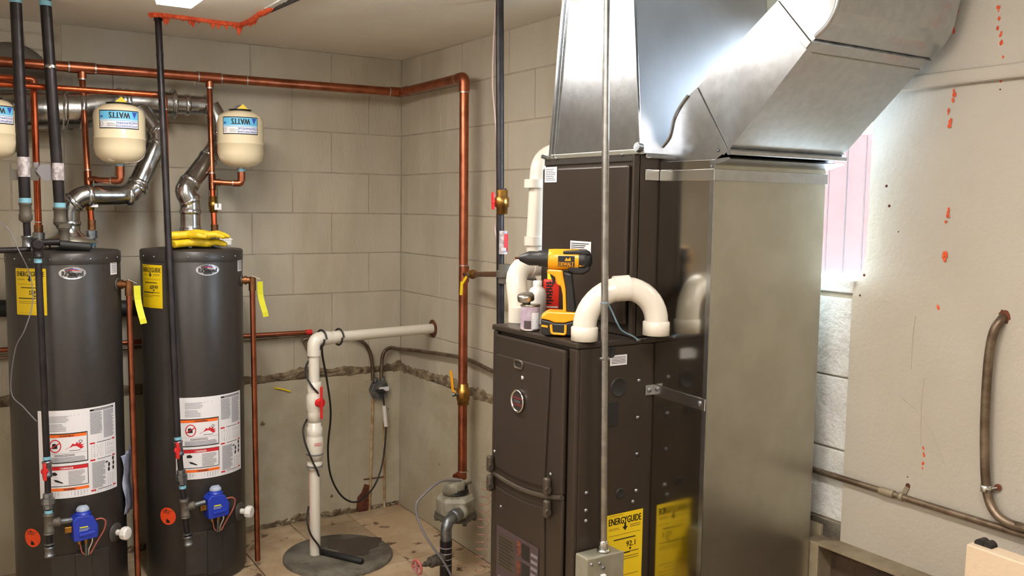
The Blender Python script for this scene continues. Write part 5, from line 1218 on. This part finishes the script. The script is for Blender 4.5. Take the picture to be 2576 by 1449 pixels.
q = mid+V((0, 0, hz+RR*.98)); MB().cyl(q-dx*.020, q+dx*.020, .033, n=28).build('center_band', 'pvc', t)
# ================================================================= ELECTRICAL CONDUIT AND SWITCH BOX
ye = YS-.034
c0_, c1_ = PY(1525, 30, ye), PY(1518, 1372, ye); c00 = c0_.lerp(c1_, (CEIL+.01-c0_.z)/(c1_.z-c0_.z))
t = thing('metal_conduit', 'straight galvanised conduit in front of the furnace from ceiling to box', 'conduit', c1_)
MB().tube([c00, c1_], .0092, 18).build('pipe', 'emt', t)
rings(m := MB(), [(PY(1520, 900, ye), DZ)], .0118, .007); m.cyl(PY(1508, 903, ye-.004), PY(1532, 903, ye-.004), .004, n=8); m.build('conduit_strap', 'emt', t)
MB().lathe([(.0095, 0), (.0125, .002), (.0125, .018), (.0095, .022)], c1_-V((0, 0, .008)), DZ, 16).lathe([(.017, 0), (.017, .004), (.013, .006)], c1_-V((0, 0, .014)), DZ, 16).build('connector', 'aluminium', t)
rings(m := MB(), [(PY(1521, 761, ye), DZ)], .0102, .003); m.build('cable_tie', 'wire_blue', t)
A, B = PY(1469, 1385, ye-.012), PY(1562, 1385, ye-.012); zb_ = c1_.z-.016
t = thing('switch_box', 'grey steel switch box on the furnace side under the conduit', 'electrical box', (A.x, YS, zb_-.12))
MB().box((A.x+.004, YS-.054, zb_-.115), (B.x-.004, YS-.004, zb_)).build('box', 'box_grey', t, bev=.004)
MB().box((A.x, YS-.060, zb_-.118), (B.x, YS-.054, zb_+.001)).build('cover', 'box_grey', t, bev=.006, seg=3)
m = MB()
for dx_, dz in ((.014, -.014), (.052, -.03), (.04, -.016)): m.lathe([(.005, 0), (.004, .003), (.001, .0035)], (A.x+dx_, YS-.060, zb_+dz), (0, -1, 0), 8)
m.build('screw', 'galv_fitting', t); MB().box((A.x+.042, YS-.070, zb_-.075), (A.x+.056, YS-.060, zb_-.045)).build('toggle', 'label_white', t, bev=.002)
cond('control_wire', 'thin blue wire from the conduit to the furnace top edge', [PY(1528, 762, ye+.006), PY(1540, 785, ye+.01), PY(1552, 812, ye+.01), PY(1565, 832, ye+.018), PY(1590, 845, ye+.026), PY(1606, 855, ye+.030)], .0024, 'wire_blue', 'wire', 6)
m = MB(); q = PY(1606, 856, YS-.006); m.ball(q, .006, (1.4, .6, .7), 8).build('twist', 'galv_fitting', furn)

# ================================================================= TOOLS AND CANS ON THE FURNACE
# paint can with a jar-like cap
q = PZ(1333, 830, FT+.0015)
t = thing('primer_can', 'small stained primer can with its metal cap askew on the furnace', 'can', q)
MB().lathe([(.027, 0), (.028, .002), (.0265, .004)], q, n=36).lathe([(.0265, .066), (.028, .068), (.027, .071), (.014, .072)], q, n=36).build('rim', 'tin', t)
MB().lathe([(.026, .003), (.026, .067)], q, n=36).build('body', 'can_label', t)
f = fcyl(q.x, q.y, .0262, -118, q.z); g = Print(f); g.rect('can_dark', -.02, .006, .0, .028, .0006, .006); g.rect('ink_white', .002, .006, .026, .05, .0006, .006); g.lines('label_grey', .004, .01, .024, .034, 5, .4, .001)
for c, m_ in g.m.items(): m_.build('printing', c, t)
k = q+V((-.010, .004, .074)); ax = V((-.22, -.10, 1)).normalized(); MB().lathe([(.011, -.004), (.012, .006), (.0225, .008), (.0235, .012), (.0225, .014), (.0235, .018), (.0225, .022), (.0205, .026), (.001, .027)], k, ax, 28).build('cap', 'tin', t)
# white bottle
q = PZ(1352, 816, FT+.0015)+V((.012, .02, 0))
t = thing('white_bottle', 'white bottle standing between the primer can and the red can', 'bottle', q)
MB().lathe([(.024, 0), (.026, .003), (.026, .085), (.022, .100), (.012, .108), (.012, .112)], q, n=28).build('body', 'white_plastic', t); MB().lathe([(.013, .110), (.013, .124), (.001, .125)], q, n=16).build('cap', 'white_plastic', t)
# red can
q = PZ(1386, 812, FT+.0015)
t = thing('red_can', 'red flat can with black lettering standing behind the drill grip', 'can', q)
ex_ = V((.84, -.54, 0)).normalized(); ey = V((.54, .84, 0)); W2 = .024
MB().prism([q-ex_*W2-ey*.014, q+ex_*W2-ey*.014, q+ex_*W2+ey*.014, q-ex_*W2+ey*.014], (0, 0, .128)).build('body', 'red_can', t, bev=.006, seg=3)
MB().cyl(q+V((0, 0, .127))-ex_*.004, q+V((0, 0, .15))-ex_*.004, .009, n=16).build('cap', 'label_tag', t)
g = Print(lambda u, v, h: q+ex_*u-ey*(.0145+h)+V((0, 0, v))); 
for k in range(8): g.rect('ink', -.017, .056+k*.0085, .002+R.uniform(-.004, .003), .0605+k*.0085, .001); g.rect('ink', -.012+.006*(k % 2), .058+k*.0085, -.009+.006*(k % 2), .064+k*.0085, .001)
g.rect('ink_white', -.02, .046, .018, .05); g.blur('ink_white', -.02, .030, .02, .038, 8); g.lines('ink_orange', -.018, .008, .018, .025, 3, .5)
for c, m_ in g.m.items(): m_.build('printing', c, t)

# cordless drill : local frame u (to the right in view), v up, w towards the viewer
D0 = PZ(1403, 846, FT+.0015); du = V((.80, -.60, 0)).normalized(); dw = V((-du.y*-1, 0, 0)); dw = V((du.y, -du.x, 0)).normalized()
D0 = D0-dw*.030
DP = D0.copy(); sc_ = (DP-CAM).dot(_f)/FPX       # metres per pixel at the drill
def dl(px, py, w=0): return DP+du*((px-1403)*sc_)+V((0, 0, (846-py)*sc_))+dw*w
t = thing('cordless_drill', 'yellow and black cordless drill standing on its battery on the furnace', 'drill', DP)
def pr_(pts, w0, w1): return MB().prism([dl(a, b, w1) for a, b in pts], dw*(w0-w1))
ax0, ax1 = dl(1362, 655), dl(1300, 655)
du_ = (dl(1500, 655)-dl(1300, 655)).normalized(); L_ = lambda x: dl(x, 655.5)
S = sc_
MB().lathe([(3*S, 0), (3*S, 12*S), (1e-4, 12.5*S)], dl(1304, 655), -du_, 10).lathe([(4*S, -2*S), (3*S, 0)], dl(1304, 655), -du_, 10).build('bit', 'rust', t)
MB().lathe([(5*S, 0), (8*S, 3*S), (16*S, 20*S), (18*S, 26*S), (18*S, 48*S), (20*S, 50*S), (20.5*S, 60*S), (24*S, 68*S), (24*S, 78*S)], dl(1302, 655), du_, 28).build('chuck', 'plastic_black', t)
body = [(1372, 634), (1382, 630), (1440, 629), (1470, 636), (1478, 648), (1480, 668), (1472, 682), (1455, 690), (1412, 683), (1376, 680), (1371, 672)]
MB().lathe([(20*S, 0), (25*S, 4*S), (26*S, 20*S), (26*S, 74*S), (26*S, 88*S), (20*S, 100*S), (8*S, 107*S)], dl(1372, 656), du_, 32).build('motor_housing', 'drill_yellow', t)
MB().lathe([(26.6*S, 0), (27.5*S, 3*S), (27*S, 16*S), (22*S, 27*S), (10*S, 33*S), (.001, 34*S)], dl(1451, 657), du_, 32).build('rear_cap', 'plastic_black', t)
pr_([(1425, 672), (1478, 668), (1480, 682), (1464, 692), (1440, 692), (1424, 684)], -.020, .020).build('rear_shell', 'plastic_black', t, bev=.006, seg=3)
pr_([(1412, 634), (1470, 630), (1480, 642), (1412, 642)], -.012, .026).build('top_grip', 'plastic_black', t, bev=.003)
pr_([(1374, 680), (1412, 682), (1413, 694), (1420, 725), (1424, 786), (1415, 790), (1413, 745), (1408, 722), (1398, 718), (1393, 700), (1380, 692), (1372, 690)], -.016, .016).build('handle_frame', 'drill_yellow', t, bev=.004)
pr_([(1412, 683), (1436, 688), (1440, 720), (1449, 790), (1422, 790), (1420, 730), (1414, 700)], -.019, .019).build('grip', 'plastic_black', t, bev=.008, seg=3)
pr_([(1380, 693), (1392, 697), (1394, 716), (1386, 722), (1386, 708)], -.008, .008).build('trigger', 'plastic_black', t, bev=.002)
pr_([(1372, 789), (1380, 785), (1449, 786), (1456, 795), (1456, 808), (1440, 806), (1420, 812), (1395, 812), (1380, 806), (1361, 803), (1361, 797)], -.034, .034).build('base_shoe', 'drill_yellow', t, bev=.004)
pr_([(1361, 804), (1382, 808), (1396, 813), (1420, 813), (1440, 807), (1456, 809), (1456, 838), (1450, 844), (1370, 844), (1361, 836)], -.036, .036).build('battery', 'plastic_black', t, bev=.004)
m = MB(); m.tube(fil([dl(1386, 816, .038), dl(1388, 838, .038), dl(1422, 840, .038), dl(1422, 816, .038)], .006), .0035, 8); m.build('battery_latch', 'drill_yellow', t)
pr_([(1362, 817), (1378, 819), (1378, 824), (1362, 822)], .036, .0375).build('battery_stripe', 'drill_yellow', t)
hw_ = 26*S
g = Print(lambda a, b, h: dl(a, b, hw_+h)); 
pr_([(1400, 646), (1441, 646), (1441, 672), (1400, 672)], .010, hw_+.001).build('badge', 'plastic_black', t, bev=.001)
g.btext('drill_yellow', 'DEWALT', 1402.5, 671, 1438.5, 661, .0016); g.poly('drill_yellow', [(1416, 658), (1421, 650), (1424, 655), (1430, 649), (1432, 658)], .0016); g.m['drill_yellow'].build('printing', 'drill_yellow', t)
pr_([(1452, 645), (1463, 645), (1471, 652), (1472, 662), (1466, 671), (1452, 673)], .010, hw_-.001).build('vent_panel', 'drill_yellow', t, bev=.003)
m = MB()
for k in range(4): m.bar(dl(1456, 650+k*6, hw_-.0008), dl(1467, 650+k*6, hw_-.0008), .002, .003, V((0, 0, 1)))
m.build('slit', 'plastic_black', t)

# ================================================================= RIGHT WALL CONDUITS
t = thing('wall_conduit', 'long dark conduit running across the painted wall beside the duct', 'conduit', PX(2240, 1237, -.03))
a, b = PX(2020, 1173, -.026), PX(2640, 1366, -.030)
MB().tube([a.lerp(b, -1.2), a.lerp(b, 4.0)], .0085, 14).build('pipe', 'old_emt', t)
rings(m := MB(), [(a.lerp(b, .40), b-a)], .0105, .04); m.build('coupling', 'steel_edge', t)
q = a.lerp(b, .46); m = MB(); m.lathe([(.0095, -.006), (.0105, -.006), (.0105, .006), (.0095, .006)], q, b-a, 14); m.bar(q+V((.01, 0, .006)), PX(2283, 1225, -.016), .012, .003, V((1, 0, 0))); m.build('conduit_strap', 'steel_edge', t)
pts = [PX(2532, 790, .01), PX(2520, 803, -.02), PX(2501, 832, -.035), PX(2489, 885, -.035), PX(2481, 980, -.035), PX(2477, 1090, -.035), PX(2479, 1200, -.035), PX(2487, 1255, -.035), PX(2506, 1293, -.038), PX(2540, 1317, -.04), PX(2600, 1335, -.04), PX(2660, 1352, -.04)]; pts.append(pts[-1]+(pts[-1]-pts[-2])*22)
t = thing('bent_conduit', 'thick bent conduit curving out of a rusty hole at the far right', 'conduit', PX(2477, 1090, -.035))
MB().tube(crv(pts, 7), .0105, 16).build('pipe', 'old_emt', t)
m = MB(); q = PX(2480, 1228, -.035); m.lathe([(.0112, -.008), (.0125, -.008), (.0125, .008), (.0112, .008)], q, DZ, 14).bar(q+V((.006, -.005, 0)), PX(2508, 1226, -.02), .003, .013, V((1, 0, 0))); m.build('conduit_strap', 'aluminium', t); MB().cyl(PX(2510, 1226, -.014), PX(2510, 1226, -.022), .008, n=10).build('strap_screw', 'rust', t)
m = MB(); q = PX(2527, 795, -.0145); pts = []
for k in range(18): a = 2*math.pi*k/18; rr = .016*R.uniform(.75, 1.15); pts.append((-.0145, q.y+rr*math.cos(a), q.z+rr*1.1*math.sin(a)))
m.prism(pts, (-.0015, 0, 0)).build('rust_ring', 'rust', wr)
# painted board leaning in front of the wall, bottom right, with black clamp behind its top edge
A, B = PX(2431, 1368, -.22), PX(2600, 1420, -.22); 
t = thing('painted_board', 'stained pinkish painted board standing at the bottom right corner', 'board', (-.22, A.y, 0))
MB().prism([(-.22, A.y, A.z), (-.22, B.y-.3, A.z-.006), (-.22, B.y-.3, 0), (-.22, A.y+.012, 0)], (.045, 0, 0)).build('board', 'board_paint', t, bev=.003)
t = thing('black_clamp', 'black double-knobbed clamp on the top edge of the painted board', 'clamp', PX(2480, 1372, -.19))
for a, b in ((2471, 1367), (2489, 1374)): p = PX(a, b, -.19); MB().cyl(p+V((-.012, 0, 0)), p+V((.012, 0, 0)), .0115, n=20).build('knob', 'plastic_black', t, bev=.002)
p, q = PX(2455, 1372, -.19), PX(2506, 1386, -.19); MB().bar(p, q, .014, .006).build('plate', 'plastic_black', t)
for o in bpy.data.objects:
    if o.name.split('.')[0] == 'printing': o['kind'] = 'stuff'
    if '_org' in o: del o['_org']
